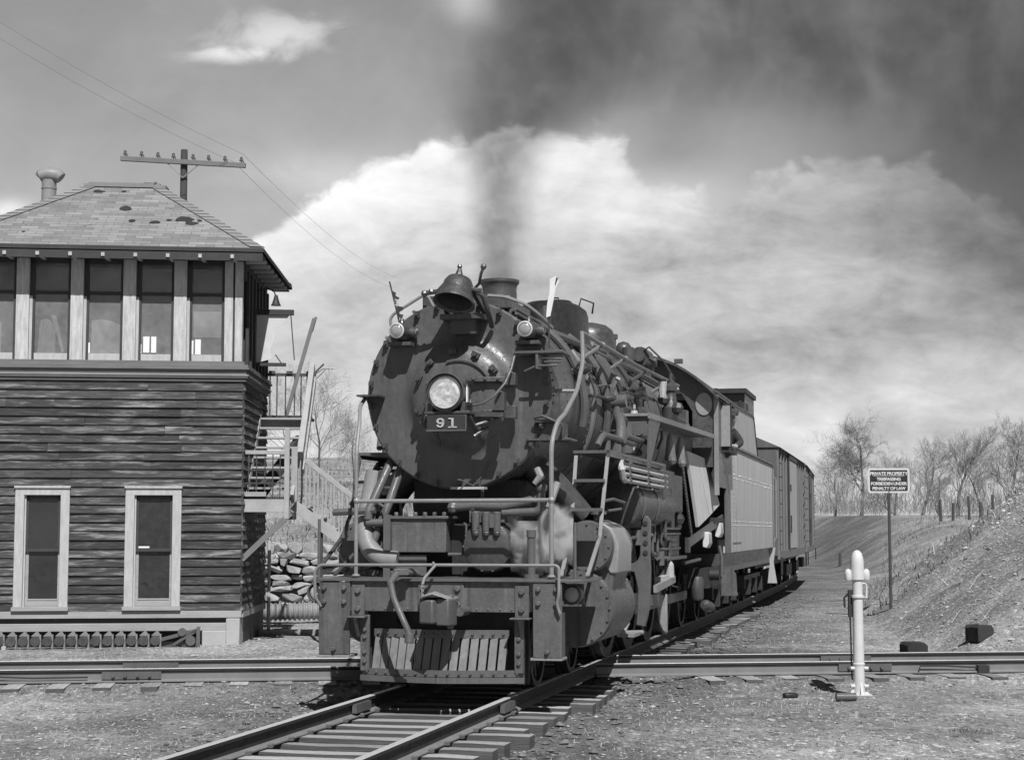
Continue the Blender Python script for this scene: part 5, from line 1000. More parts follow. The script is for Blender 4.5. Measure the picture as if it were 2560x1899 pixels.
def claps(side):
    q = Bm(); mi = []; rows = np.arange(.35, 4.42, .157); rr = random.Random(5 if side else 4)
    for z in rows:
        span = [(-WX, 0.0)] if side == 0 else [(0.0, DY)]
        if side == 0 and z+.157 > .40 and z < 2.50:
            span = [(-WX, -3.95), (-3.01, -2.04), (-1.06, 0.0)]
        for a, b in span:
            cuts = [a]; x = a
            while True:
                x += rr.uniform(.8, 2.6)
                if x > b-.5: break
                cuts.append(x)
            cuts.append(b); n0 = None
            for c0, c1 in zip(cuts[:-1], cuts[1:]):
                c1 -= .004; dz = rr.uniform(-.004, .004); th = rr.uniform(.036, .05); zt = min(z+.175, 4.45)
                if side == 0: vs = [(c0, -th, z+dz), (c1, -th, z+dz*.5), (c1, .03, z+dz), (c0, .03, z+dz), (c0, -.008, zt), (c1, -.008, zt), (c1, .03, zt), (c0, .03, zt)]
                else: vs = [(th, c0, z+dz), (th, c1, z+dz), (-.03, c1, z+dz), (-.03, c0, z+dz), (.008, c0, zt), (.008, c1, zt), (-.03, c1, zt), (-.03, c0, zt)]
                q.add(vs, [(0,1,2,3), (4,7,6,5), (0,4,5,1), (1,5,6,2), (2,6,7,3), (3,7,4,0)]); k = rr.choices(range(5), (3, 4, 4, 2.4, .5))[0]; mi += [k]*6
    me = q.mesh('clapboards', None, 0)
    for m_ in boards: me.materials.append(m_)
    me.polygons.foreach_set('material_index', mi); return me
link('clapboards', claps(0), core); link('clapboards', claps(1), core)
# base: sill, recess, foundation
q = Bm().bb(-WX-.02, .02, -.045, .05, .225, .352); q.bb(.0, .045, .05, DY, .225, .352); part('sill_board', q, 'trimh', tow, .006)
q = Bm().bb(-WX, -.02, .03, .1, .12, .225); part('gap_shade_strip', q, 'black', tow); q = Bm().bb(-WX-.1, -.24, -.06, .2, .0, .135); part('foundation_beam', q, 'trimh', tow, .006)  # black strip stands in for the shade between sill and beam
part('foundation_pier', Bm().bb(-5.1, -4.85, -.1, .3, -.35, .0), 'concrete', tow, .015); q = Bm().bb(-.66, -.24, -.09, .3, -.35, .0); q.bb(-.24, .0, -.10, .4, -.35, .215); part('foundation_pier', q, 'concrete', tow, .015)
part('crawl_space_shade', Bm().bb(-4.9, -.6, .35, .5, -.35, .0), 'black', tow); part('side_base', Bm().bb(-.1, .0, .4, DY, -.35, .23), 'black', tow)  # black sheet stands in for the shade under the floor
# lower windows
for x0, x1, raise_ in ((-3.95, -3.01, 0), (-2.04, -1.06, 1)):
    z0, z1 = .37, 2.545; fr = empty('window', (0, 0, 0)); fr.parent = tow
    q = Bm().bb(x0, x0+.155, -.055, .03, z0+.06, z1-.13); q.bb(x1-.155, x1, -.055, .03, z0+.06, z1-.13); q.bb(x0, x1, -.056, .03, z1-.15, z1-.03); q.bb(x0-.015, x1+.015, -.085, .03, z1-.03, z1+.012)
    part('window_casing', q, 'trim', fr, .005)
    q = Bm().bb(x0-.02, x1+.02, -.10, .03, z0-.01, z0+.06); part('window_sill', q, 'trimh', fr, .005)
    a, b = x0+.155, x1-.155
    q = Bm().bb(a, a+.07, .03, .07, 1.40, z1-.15); q.bb(b-.055, b, .03, .07, 1.40, z1-.15); q.bb(a, b, .03, .07, 2.33, z1-.15); q.bb(a, b, .028, .072, 1.40, 1.455); part('upper_sash', q, 'darkwood', fr)
    q = Bm().bb(a, a+.07, .075, .11, z0+.06, 1.40); q.bb(b-.055, b, .075, .11, z0+.06, 1.40); q.bb(a, b, .07, .11, z0+.06, .55); q.bb(a+.06, b-.05, .06, .075, .545, .57); part('lower_sash', q, 'trimh', fr)
    q = Bm().bb(a, a+.025, .0, .03, z0+.06, z1-.15); part('window_jamb', q, 'trim', fr)
    q = Bm().bb(a+.07, b-.055, .05, .055, 1.455, 2.33); q.bb(a+.07, b-.055, .09, .095, .55, 1.40); part('pane', q, 'dglass', fr)
    if raise_: part('paper_note', Bm().bb(a+.07, a+.26, .04, .046, 1.46, 1.49), 'paper', fr)
# belt moulding between the storeys
q = Bm(); 
for (o_, z0, z1) in ((.05, 4.44, 4.50), (.085, 4.50, 4.555), (.06, 4.555, 4.65), (.11, 4.65, 4.69), (.09, 4.69, 4.74)):
    q.bb(-WX-o_, o_, -o_, DY+o_, z0, z1)
part('belt_moulding', q, 'belt', tow, .004); part('belt_fillet', Bm().bb(-WX-.1, .1, -.1, DY+.1, 4.54, 4.558), 'trimh', tow)
# upper storey
q = Bm().bb(-WX, .02, -.07, .12, 4.74, 4.80); part('window_stool', q, 'belt', tow); q = Bm().bb(-WX+.02, -.0, -.02, .1, 6.62, 6.80); q.bb(-.1, .0, .1, DY, 6.3, 6.8); part('lintel', q, 'darkwood', tow)
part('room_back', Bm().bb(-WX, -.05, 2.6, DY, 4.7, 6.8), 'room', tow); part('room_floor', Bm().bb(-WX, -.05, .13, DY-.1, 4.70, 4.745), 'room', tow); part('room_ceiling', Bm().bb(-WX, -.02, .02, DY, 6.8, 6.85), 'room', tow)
q = Bm().bb(-.12, .0, .5, DY, 4.74, 6.3)
for y in (.35, .8, 1.3, 1.8, 2.3, 2.8, 3.3): q.bb(-.02, .035, y, y+.1, 4.74, 6.5)
part('side_wall_upper', q, 'darkwood', tow)
part('left_wall_upper', Bm().bb(-WX, -WX+.1, .1, DY, 4.74, 6.8), 'darkwood', tow)
piers = [(-4.97, -4.76), (-4.02, -3.795), (-3.07, -2.85), (-2.15, -1.925), (-1.25, -1.025), (-.35, -.20)]
for a, b in piers + [(-.165, -.03)]:
    q = Bm().bb(a, b, -.06, .10, 4.80, 6.62)
    if b-a > .2: q.bb(a+.02, a+.035, -.066, -.06, 4.8, 6.6); q.bb(b-.045, b-.03, -.068, -.06, 4.8, 6.6)
    part('window_post', q, 'post', tow, .006)
q = Bm().bb(-.20, -.165, -.03, .1, 4.8, 6.62); part('corner_recess', q, 'darkwood', tow)
rr = random.Random(11)
for k, (pa, pb) in enumerate(zip(piers[:-1], piers[1:])):
    a, b = pa[1], pb[0]; w = empty('upper_window', (0, 0, 0)); w.parent = tow
    q = Bm().bb(a, a+.09, .0, .05, 4.80, 6.62); q.bb(b-.055, b, .0, .05, 4.80, 6.62); q.bb(a, b, .0, .05, 6.54, 6.62); q.bb(a, b, -.005, .055, 5.985, 6.04)
    part('sash', q, 'darkwood', w)
    q = Bm().bb(a+.09, b-.055, -.0, .05, 4.80, 4.92); q.bb(a, a+.05, -.012, .0, 4.8, 5.95); part('bottom_rail', q, 'trim', w, .004)
    q = Bm().bb(a+.09, b-.055, .022, .026, 6.04, 6.54); q.bb(a+.09, b-.055, .032, .036, 4.92, 5.985); part('pane', q, 'glass', w)
    # curtains and drawn blinds
    c0, c1 = a+.1, b-.06; W_ = c1-c0
    if k in (0, 1, 2):
        q = Bm(); n = 14; xs_ = np.linspace(c0 + (.02 if k else 0), c0 + W_*(.62, .6, .98)[k], n); top = [5.55-.25*((i/n-.3)**2)*(1 if k != 1 else 1.6) for i in range(n)]
        vs = []
        for i, x in enumerate(xs_): vs += [(x, .10+.02*sin(i*1.7), 4.92), (x + .05*(k == 1)*(1-i/n), .10+.02*sin(i*1.7), top[i])]
        q.add(vs, [(2*i, 2*i+2, 2*i+3, 2*i+1) for i in range(n-1)]); part('curtain', q, 'blind', w, smooth=60)
        if k == 1: part('curtain', Bm().prism([(c0+W_*.45, .09, 5.62), (c0+W_*.62, .09, 5.60), (c0+W_*.88, .09, 4.96), (c0+W_*.80, .09, 4.95)], (0, .01, 0)), 'blind', w)
    if k == 4: part('curtain', Bm().bb(c0, c1, .12, .13, 5.25, 5.72), 'blind', w)
    if k == 3:
        q = Bm().bb(c0+.03, c0+.14, .018, .023, 4.95, 5.24); q.bb(c0+.17, c0+.26, .018, .023, 4.95, 5.24); q.bb(c0-.03, c0, .018, .023, 4.93, 5.1); part('white_card', q, 'paper', w)
    if k == 4:
        q = Bm().bb(c0-.02, c0+.02, .018, .023, 4.93, 5.18); q.bb(c0+.05, c0+.15, .018, .023, 4.93, 5.2); part('white_card', q, 'paper', w)
    if k == 2:
        q = Bm().bb(c0-.02, c0+.02, .018, .023, 4.93, 5.12); part('white_card', q, 'paper', w)
    part('window_shelf', Bm().bb(c0-.05, c1, .06, .1, 4.90, 4.928), 'paper' if k in (2, 3) else 'trimh', w)
# roof
ex0, ex1, ey0, ey1, ez, rz_, ry = -5.42, .40, -.56, 4.3, 6.79, 8.38, 1.86; rx0, rx1 = -3.11, -1.94
roofm = bpy.data.meshes.new('roof'); th = .07
vsr = [(ex0, ey0, ez), (ex1, ey0, ez), (ex1, ey1, ez), (ex0, ey1, ez), (rx0, ry, rz_), (rx1, ry, rz_)]
fsr = [(0, 1, 5, 4), (1, 2, 5), (2, 3, 4, 5), (3, 0, 4)]
allv = [XB(p) for p in vsr] + [XB((x, y, z-th)) for x, y, z in vsr]
roofm.from_pydata(allv, [], fsr + [tuple(i+6 for i in f[::-1]) for f in fsr] + [(0, 6, 7, 1), (1, 7, 8, 2), (2, 8, 9, 3), (3, 9, 6, 0)])
uv = roofm.uv_layers.new(name='UVMap'); slope = sqrt((rz_-ez)**2 + (ry-ey0)**2)
for pi_, p in enumerate(roofm.polygons):
    for li in p.loop_indices:
        vi = roofm.loops[li].vertex_index % 6; x, y, z = vsr[vi]; hgt = (z-ez)/(rz_-ez)*slope
        uv.data[li].uv = (x if pi_ % 2 == 0 else y, hgt)
roofm.materials.append(M['shingle']); roofm.materials.append(M['darkwood'])
for i, p in enumerate(roofm.polygons):
    if i >= 4: p.material_index = 1
ro = link('roof', roofm, tow)
# cracked and lifted shingles, hip caps, ridge
q = Bm(); rp = lambda x, t, o_: (x, ey0+(ry-ey0)*t, ez+(rz_-ez)*t+o_)
M['hipcap'] = mat('hip_shingles', .24, .9, .25, 3, .2, 30)
for p, c in (((ex1, ey0, ez), (rx1, ry, rz_)), ((ex0, ey0, ez), (rx0, ry, rz_)), ((ex1, ey1, ez), (rx1, ry, rz_))):
    a = Vector(p); b = Vector(c); n = 20; q = Bm()
    for k in range(n):
        s0 = a.lerp(b, k/n); s1 = a.lerp(b, (k+1.15)/n); s0.z += .028; s1.z += .014; out = 1 if p[0] > -1 else -1
        w1 = Vector((-.24*out, 0, .002)); w2 = Vector((0, .20 if p[1] < 0 else -.2, .0)); dn = Vector((0, 0, -.0)); d1 = Vector((0, 0, -.10))
        q.add([s0, s1, s1+w1, s0+w1, s1+w2, s0+w2], [(0, 1, 2, 3), (0, 5, 4, 1)])
    part('hip_cap', q, 'hipcap', ro, smooth=0)
q = Bm().bb(rx0-.08, rx1+.08, ry-.16, ry+.16, rz_-.05, rz_-.01); q.bb(rx0-.16, rx1+.2, ry-.2, ry+.2, rz_-.10, rz_-.05); part('ridge_cap', q, 'hipcap', ro)
q = Bm(); rr = random.Random(2)
for x, t, s_ in ((-2.95, .85, .14), (-2.5, .86, .07), (-2.3, .58, .16), (-2.1, .38, .1), (-1.7, .36, .13), (-1.2, .42, .22), (-1.05, .36, .18), (-.9, .40, .09), (-3.9, .18, .06), (-1.45, .40, .07)):
    pts_ = [rp(x + s_*cos(a)*rr.uniform(.4, 1), t + s_*.28*sin(a)*rr.uniform(.4, 1), .012) for a in np.linspace(0, 5.6, 7)]; q.add(pts_, [tuple(range(7))])
part('missing_shingle_patch', q, 'black', ro, smooth=0)
for x in np.arange(-5.24, .35, .565): part('rafter_tail', Bm().bb(x-.03, x+.03, ey0-.012, .05, 6.60, 6.665), 'trim', ro)
for y in np.arange(-.45, 3.9, .56): part('rafter_tail', Bm().bb(.0, ex1-.03, y-.03, y+.03, 6.60, 6.665), 'trim', ro)
q = Bm().bb(ex0+.03, ex1-.03, ey0+.05, .0, 6.667, 6.69); q.bb(.0, ex1-.05, .0, ey1-.05, 6.667, 6.69); q.bb(ex0+.02, ex1-.02, ey0+.012, ey0+.03, 6.56, 6.70); part('soffit', q, 'darkwood', ro)
vx, vy = -3.97, 1.9; q = Bm().cyl((vx, vy, 7.5), (vx, vy, 8.42), .135, n=20); q.cyl((vx, vy, 8.25), (vx, vy, 8.27), .145, n=20); vp = part('roof_vent', q, 'galv', tow)
q = Bm().tube([(vx-.20, vy-.02, 8.47), (vx-.17, vy-.02, 8.50), (vx+.0, vy-.02, 8.53), (vx+.16, vy-.02, 8.51), (vx+.22, vy-.02, 8.46)], [.08, .125, .14, .14, .12], 16); part('vent_cowl', q, 'galv', vp)
# lamp, torn awning and gap-light pole on the side wall
q = Bm().tube([(.0, 1.6, 6.32), (.2, 1.6, 6.36), (.33, 1.6, 6.33), (.38, 1.6, 6.22)], .014, 6); lp = part('wall_lamp', q, 'black', tow); q = Bm().lathe((.38, 1.6, 6.24), (0, 0, -1), [(.03, 0), (.05, .08), (.075, .16), (.10, .20), (.02, .2)], 14); part('lamp_shade', q, 'black', lp)
q = Bm().bb(.0, .72, 1.55, 1.65, 5.86, 5.96); aw = part('awning_frame', q, 'darkwood', tow); q = Bm().bb(.0, .58, 1.55, 1.65, 4.88, 4.94); q.beam((.66, 1.6, 5.9), (.74, 1.6, 5.0), .015, .02); q.beam((.38, 1.6, 5.1), (.5, 1.6, 4.93), .015, .02); part('awning_brace', q, 'darkwood', aw)
M['awn'] = mat('torn_pale_canvas', .62, .8, .15, 5)
q = Bm().prism([(.02, 1.60, 5.86), (.64, 1.60, 5.86), (.52, 1.60, 5.70), (.40, 1.60, 5.62), (.36, 1.60, 5.35), (.28, 1.60, 5.2), (.32, 1.60, 5.02), (.02, 1.60, 4.94)], (0, .006, 0)); part('torn_canvas', q, 'awn', aw, smooth=0)
q = Bm()
for k, (z0, z1) in enumerate(((-.3, .35), (.35, 1.0), (1.0, 1.6))): q.cyl((.16, 2.9, z0), (.16, 2.9, z1), .035 if k != 1 else .03, n=8)
part('gap_light_pole', q, 'trim', tow)  # pale pole stands in for light showing through gaps
# outside staircase
st = empty('outside_staircase', (0, 0, 0)); st.parent = tow
def S_(n, q, m='bare', b=.004): return part(n, q, m, st, b)
S_('landing_fascia', Bm().bb(-.03, .74, .08, .12, 2.10, 2.33)); S_('landing_deck', Bm().bb(.03, .80, .12, 1.35, 2.33, 2.375), 'darkwood'); S_('landing_ledger', Bm().bb(-.04, .42, .06, .10, 2.38, 2.46), 'trimh')
S_('landing_post', Bm().bb(.74, .83, .06, .16, 1.98, 3.62)); S_('landing_rail', Bm().bb(-.06, .74, .08, .14, 3.14, 3.21))
q = Bm()
for x in (.1, .24, .39, .53, .66): q.bb(x-.009, x+.009, .1, .12, 2.38, 3.14)
for z in (2.62, 2.86): q.bb(.0, .74, .1, .125, z-.012, z+.012)
S_('landing_balusters', q, 'iron', 0)
S_('knee_brace', Bm().beam((.86, .12, 2.08), (.0, .06, 1.25), .10, .10), 'arm'); S_('brace_cap', Bm().bb(.78, .92, .14, .5, 1.97, 2.10), 'darkwood')  # knee brace gets a darker wood for its shaded underside
for n_, x, w in (('left_stringer', .02, .05), ('right_stringer', .86, .06)): S_('upper_stringer', Bm().beam((x, .35, 2.34), (x, 2.45, 4.02), w, .20))
q = Bm()
for k in range(8): t = (k+1)/8.5; y = .35+2.1*t; z = 2.34+1.68*t; q.bb(.05, .83, y-.11, y+.11, z-.02, z+.018)
S_('upper_treads', q, 'trimh'); S_('upper_landing_face', Bm().bb(.05, .83, 2.42, 2.46, 3.74, 3.93)); S_('upper_landing_deck', Bm().bb(.0, .95, 2.44, 3.6, 3.95, 4.0), 'darkwood')
S_('upper_handrail', Bm().beam((.98, .55, 3.15), (1.0, 2.5, 4.98), .10, .16)); S_('upper_handrail_parallel_board', Bm().beam((1.03, .6, 2.85), (1.06, 2.5, 4.70), .03, .12), 'trimh')  # second board runs parallel below the handrail
S_('handrail_newel', Bm().bb(.92, 1.0, 2.48, 2.56, 3.9, 5.05)); S_('handrail_newel', Bm().bb(.82, .93, .5, .6, 2.3, 3.3))
q = Bm().bb(.0, .98, 3.5, 3.56, 4.86, 4.92); S_('upper_rail', q, 'iron', 0)
q = Bm()
for x in (.06, .2, .37, .55, .68, .80): q.bb(x-.012, x+.012, 3.52, 3.545, 4.0, 4.86)
for x in (.1, .45, .85): q.bb(x-.06, x+.06, 3.45, 3.58, 4.9, 4.96)
S_('upper_balusters', q, 'iron', 0); q = Bm().tube([(.95, 2.5, 4.75), (1.2, 2.5, 4.92), (1.42, 2.5, 4.93)], .012, 5); q.tube([(1.0, 2.5, 4.80), (1.22, 2.5, 5.02)], .018, 5); q.tube([(.9, 2.5, 4.55), (1.25, 2.5, 4.9)], .008, 5); S_('pulley_bracket', q, 'iron', 0)
S_('side_brace', Bm().beam((.2, 1.0, 2.45), (.85, 1.9, 3.5), .12, .22), 'darkwood', 0)
# lower flight runs down to the right
x0, z0, x1, z1 = .84, 2.34, 4.2, -.25
for y in (.75, 1.5): S_('lower_stringer', Bm().beam((x0, y, z0-.1), (x1, y, z1), .045, .19))
q = Bm()
for k in range(13): t = (k+.7)/13; x = x0+(x1-x0)*t; z = z0+(z1-z0)*t; q.bb(x-.12, x+.12, .77, 1.48, z-.02, z+.015)
S_('lower_treads', q, 'trimh')
for y in (.75, 1.5):
    S_('lower_handrail', Bm().beam((x0, y, 3.22), (x1, y, 3.22+(z1-z0)), .05, .07)); q = Bm()
    for k in range(22): t = (k+.5)/22; x = x0+(x1-x0)*t; z = z0+(z1-z0)*t; q.bb(x-.018, x+.018, y-.015, y+.015, z+.02, z+.86)
    S_('lower_balusters', q, 'trimh', 0)
S_('flight_post', Bm().bb(1.32, 1.38, .8, .86, -.3, 1.85), 'darkwood', 0)
# plank leaning on the upper landing
q = MB().box((0, 0, 1.0), (.075, .035, 2.02)); q.box((.02, .03, 1.9), (.05, .03, .3)); q = thing('leaning_plank', q, 'arm', .004, label='loose weathered plank leaning on the upper landing of the outside stairs', cat='plank')
a = B0 + Vector(XB((.47, 2.75, 4.0))); q.location = a; q.rotation_euler = (0, .27, 0)
# signal pipe rollers in front of the tower foundation
rl = empty('signal_pipe_carrier', B0 + Vector(XB((-2.8, -.42, -.27))), ba, label='row of round signal pipe rollers along the tower foundation', cat='signal rollers')
part('carrier_beam', MB().bb(-2.6, 2.15, .05, .12, .02, .10), 'iron', rl)
for k, x in enumerate(np.arange(-2.5, 1.6, .205)):
    q = MB().cyl((x, -.05, .13), (x, .05, .13), .088, n=16); o = part('roller', q, 'iron', rl)
    q = MB().prism([(x-.08, .0, .21), (x+.09, .0, .21), (x+.03, .0, .31)], (0, .03, 0)); q.bb(x+.07, x+.1, -.03, .03, .0, .24); part('roller_bracket', q, 'railpipe', o)
q = MB().beam((1.4, 0, .12), (2.1, 0, .30), .05, .06); q.beam((1.7, 0, .05), (2.15, 0, .33), .05, .05); q.cyl((2.0, -.05, .12), (2.0, .05, .12), .085, n=14); q.cyl((1.85, -.05, .27), (1.85, .05, .27), .07, n=14); q.bb(2.1, 2.16, -.05, .05, .0, .36); part('bell_crank', q, 'pipe', rl)
q = MB()
for k in range(7): q.bb(-2.4+.2*k, -2.33+.2*k, -.14, -.02, -.06, .05)
part('roller_chair', q, 'light', rl)

# ================================================================== stone wall, culvert pipe, walkway
sw0, sw1, swy = -7.4, -1.2, 40.3
q = MB(); rr = random.Random(9); z = -.45
while z < 1.25:
    h = rr.uniform(.10, .25); x = sw0 + rr.uniform(0, .3)
    while x < sw1:
        w = rr.uniform(.16, .62); hh = h*rr.uniform(.75, 1.12); bmx = bmesh.new(); c = Vector((x+w/2, swy + rr.uniform(-.07, .05) + .05*z, z+h/2+rr.uniform(-.02, .02))); ti = rr.uniform(-.22, .22)
        for k in range(26):
            d_ = Vector((rr.uniform(-1, 1), rr.uniform(-1, 1), rr.uniform(-1, 1))); mxx = max(abs(t) for t in d_); d_ = d_/mxx*rr.uniform(.80, 1.0); d_ = d_*(1 if d_.length < 1.35 else 1.35/d_.length)
            dx, dz = d_.x*w*.50, d_.z*hh*.52; bmx.verts.new((c.x+dx*cos(ti)-dz*sin(ti), c.y+d_.y*.2, c.z+dx*sin(ti)+dz*cos(ti)))
        bmesh.ops.convex_hull(bmx, input=bmx.verts); bmx.verts.ensure_lookup_table()
        loose = [v for v in bmx.verts if not v.link_faces]; bmesh.ops.delete(bmx, geom=loose, context='VERTS'); bmx.verts.index_update()
        q.add([v.co.copy() for v in bmx.verts], [tuple(v.index for v in f.verts) for f in bmx.faces]); bmx.free()
        x += w*rr.uniform(.95, 1.04)
    z += h*.92
o = thing('stone_wall', q, 'stone', label='dry stone retaining wall of rough pale stones behind the tower', cat='stone wall', smooth=0); recenter(o)
part('dark_core', MB().bb(-3.0, 3.0, .12, .3, .1, 1.5), 'black', o)
p0, p1 = Vector((-7.0, 37.9, -.04)), Vector((-2.2, 38.5, .03)); d = (p1-p0); L_ = d.length; prof = [(0, 0)] + [(.185+.022*sin(2*pi*t/.105), t) for t in np.arange(0, L_, .0175)] + [(0, L_)]
o = thing('culvert_pipe', MB().lathe(p0, d, prof, 24), 'galv', label='corrugated metal culvert pipe lying below the stone wall', cat='pipe', smooth=60); recenter(o)
o = thing('timber_edging', MB().beam((-6.5, 33.6, -.24), (-1.6, 34.0, -.24), .2, .18), 'tie', label='long timber edging on the ground below the culvert pipe', cat='timber'); recenter(o)

# ================================================================== telegraph pole and wires
tpx = Vector((-8.03, 41.5, 0)); g0 = tz1(tpx.x, tpx.y)
po = empty('telegraph_pole', (tpx.x, tpx.y, g0), radians(0), label='telegraph pole with one crossarm of glass insulators rising behind the tower roof', cat='telegraph pole')
HT = 11.05 - g0
part('pole', MB().lathe((0, 0, -.5), (0, 0, 1), [(.13, 0), (.10, HT*.5), (.086, HT+.35), (.08, HT+.5), (0, HT+.5)], 14), 'pole', po)
q = MB().box((0, -.12, HT-.33), (3.06, .10, .115), (0, radians(3.3), 0)); ca = part('crossarm', q, 'arm', po, .006)
q = MB().beam((-.42, -.13, HT-.33), (0, -.12, HT-.72), .03, .02); q.beam((.42, -.13, HT-.36), (0, -.12, HT-.72), .03, .02); part('arm_brace', q, 'galv', po)
for k, x in enumerate((-1.42, -1.02, -.62, -.24, .24, .62, 1.02, 1.42)):
    zz = HT-.33-x*tan(radians(3.3)); q = MB().cyl((x, -.12, zz+.05), (x, -.12, zz+.12), .014, n=6); q.lathe((x, -.12, zz+.10), (0, 0, 1), [(.045, 0), (.05, .03), (.034, .05), (.036, .09), (.02, .11), (0, .11)], 10); q.cyl((x+.05, -.12, zz+.06), (x+.05, -.12, zz+.1), .02, n=6); part('insulator', q, 'insul', ca)
def skypoint(px, py, Y):
    a = (px*1.1495 - PW/2)/F; b = (PH/2 - py*1.1495)/F; d = Vector((a, cos(PITCH)-b*sin(PITCH), sin(PITCH)+b*cos(PITCH))); return Vector((0, 0, EYE)) + d*(Y/d.y)
M['wire'] = mat('telegraph_wire', .25, .6, .1, 3)
for (a, m_, b, lab) in (((0, 48), (400, 291), (528, 335), 'upper telegraph wire sloping across the sky over the tower'), ((0, 84), (400, 320), (508, 352), 'lower telegraph wire sloping across the sky over the tower')):
    P0, P1 = skypoint(*a, 37), skypoint(*b, 41.4); P2 = skypoint(b[0]+345, b[1]+272, 95); pts_ = []
    for A_, B_, n, sag in ((P0, P1, 14, .12), (P1, P2, 16, .5)):
        for i in range(n): t = i/n; pt = A_.lerp(B_, t); pt.z -= sag*4*t*(1-t); pts_.append(pt)
    pts_.append(P2); o = thing('telegraph_wire', MB().tube(pts_, .0045, 5), 'wire', label=lab, cat='wire', group='telegraph wires'); recenter(o)

# ================================================================== white post, warning sign, timber ends, fence
wp = Vector((4.34, 21.75, 0)); wz = tz1(wp.x, wp.y); W0 = empty('white_post', (wp.x, wp.y, wz-.02), 0, label='round white post with domed head in the dirt before the crossing track', cat='post')
H_ = 1.84
q = MB().lathe((0, 0, 0), (0, 0, 1), [(.07, .02), (.068, .5), (.062, H_-.62), (.062, H_-.40)], 28); part('post_shaft', q, 'white', W0)
q = MB().bb(-.12, .14, -.12, .12, .0, .03)
for a in (0, pi/2, pi, 3*pi/2): q.prism([(.06*cos(a), .06*sin(a), .03), (.12*cos(a), .12*sin(a), .03), (.06*cos(a), .06*sin(a), .2)], (-.025*sin(a), .025*cos(a), 0))
for sx in (-1, 1): q.cyl((sx*.06, -.03, .13), (sx*.11, -.03, .13), .022, n=10); q.cyl((sx*.06, -.03, .35), (sx*.11, -.03, .35), .022, n=10)
q.lathe((0, 0, 0), (0, 0, 1), [(.066, .38), (.075, .39), (.075, .41), (.066, .42)], 28); part('post_base', q, 'white', W0)
q = MB().lathe((0, 0, H_-.62), (0, 0, 1), [(.06, 0), (.08, .005), (.08, .03), (.06, .035)], 28); q.tube([(.06, 0, H_-.60), (.11, 0, H_-.62), (.115, 0, H_-.47), (.10, 0, H_-.44), (.06, 0, H_-.44)], .011, 6); part('post_collar', q, 'white', W0)
q = MB().lathe((0, 0, H_-.40), (0, 0, 1), [(.065, .0), (.083, .01), (.083, .22), (.077, .28), (.058, .34), (.03, .37), (0, .38)], 30); part('post_head', q, 'white', W0)
for sx in (-1, 1):
    q = MB().lathe((sx*.115, 0, H_-.32), (0, 0, 1), [(.036, -.08), (.042, -.07), (.042, .01), (.036, .04), (.02, .06), (0, .065)], 20); q.bb(min(sx*.06, sx*.115), max(sx*.06, sx*.115), -.025, .025, H_-.38, H_-.28); part('side_lug', q, 'white', W0)
q = MB().bb(-.11, -.06, .02, .08, H_-.86, H_-.52); q.tube([(-.09, .05, H_-.8), (-.085, .06, H_-1.0), (-.075, .06, .2)], .010, 6); q.tube([(-.10, .05, H_-.56), (-.16, .05, H_-.62), (-.155, .05, H_-.74)], .016, 6); part('rear_latch', q, 'black', W0)
o = thing('iron_scrap', MB().box((0, 0, .03), (.18, .1, .06), (0, 0, .3)), 'coal', .02, label='flat dark scrap lying in the dirt between the white post and the rails', cat='scrap'); o.location = (3.42, 21.4, tz1(3.42, 21.4)); o.data.transform(Matrix.Scale(1.0, 4))
o = thing('pipe_stub', MB().cyl((-.12, 0, .05), (.12, .02, .05), .05, n=14), 'pipe', label='short pipe stub lying at the foot of the white post', cat='pipe'); o.location = (4.02, 20.95, tz1(4.02, 20.95))
# sign
sx_, sy_ = 8.75, 40.0; sg0 = tz1(sx_, sy_); SG = empty('warning_sign', (sx_, sy_, sg0), radians(-4), label='black private property sign with white letters on a thin post', cat='sign'); top = 3.21 - sg0
part('sign_post', MB().cyl((0, .03, -.4), (0, .03, top-.1), .035, n=8), 'iron', SG)
def rrect(w, h, r, y):
    pts_ = []
    for cx, cz, a in ((w/2-r, h/2-r, 0), (-w/2+r, h/2-r, pi/2), (-w/2+r, -h/2+r, pi), (w/2-r, -h/2+r, 3*pi/2)):
        for k in range(5): t = a + pi/2*k/4; pts_.append((cx+r*cos(t), y, cz+r*sin(t)))
    return pts_
bw_, bh_ = .955, .575; zc = top-bh_/2
q = MB().prism([(x, y, z+zc) for x, y, z in rrect(bw_, bh_, .06, 0)], (0, .02, 0)); bd = part('sign_border', q, 'white', SG); q = MB().prism([(x, y, z+zc) for x, y, z in rrect(bw_-.09, bh_-.09, .03, -.004)], (0, .003, 0)); part('sign_face', q, 'signblack', bd)
for txt, dz, sz, sp in (('PRIVATE PROPERTY', .125, .105, .93), ('TRESPASSING', .0, .098, .92), ('FORBIDDEN UNDER', -.105, .098, .9), ('PENALTY OF LAW', -.215, .098, .93)):
    me = textmesh(txt, sz, .002, .0035, spacing=sp); me.materials.append(M['white']); t_ = link('sign_lettering', me, bd); t_.rotation_euler = (pi/2, 0, 0); t_.location = (0, -.0065, zc+dz)
q = MB().bb(-.36, .36, -.008, -.005, zc+.103, zc+.110); part('underline', q, 'white', bd)
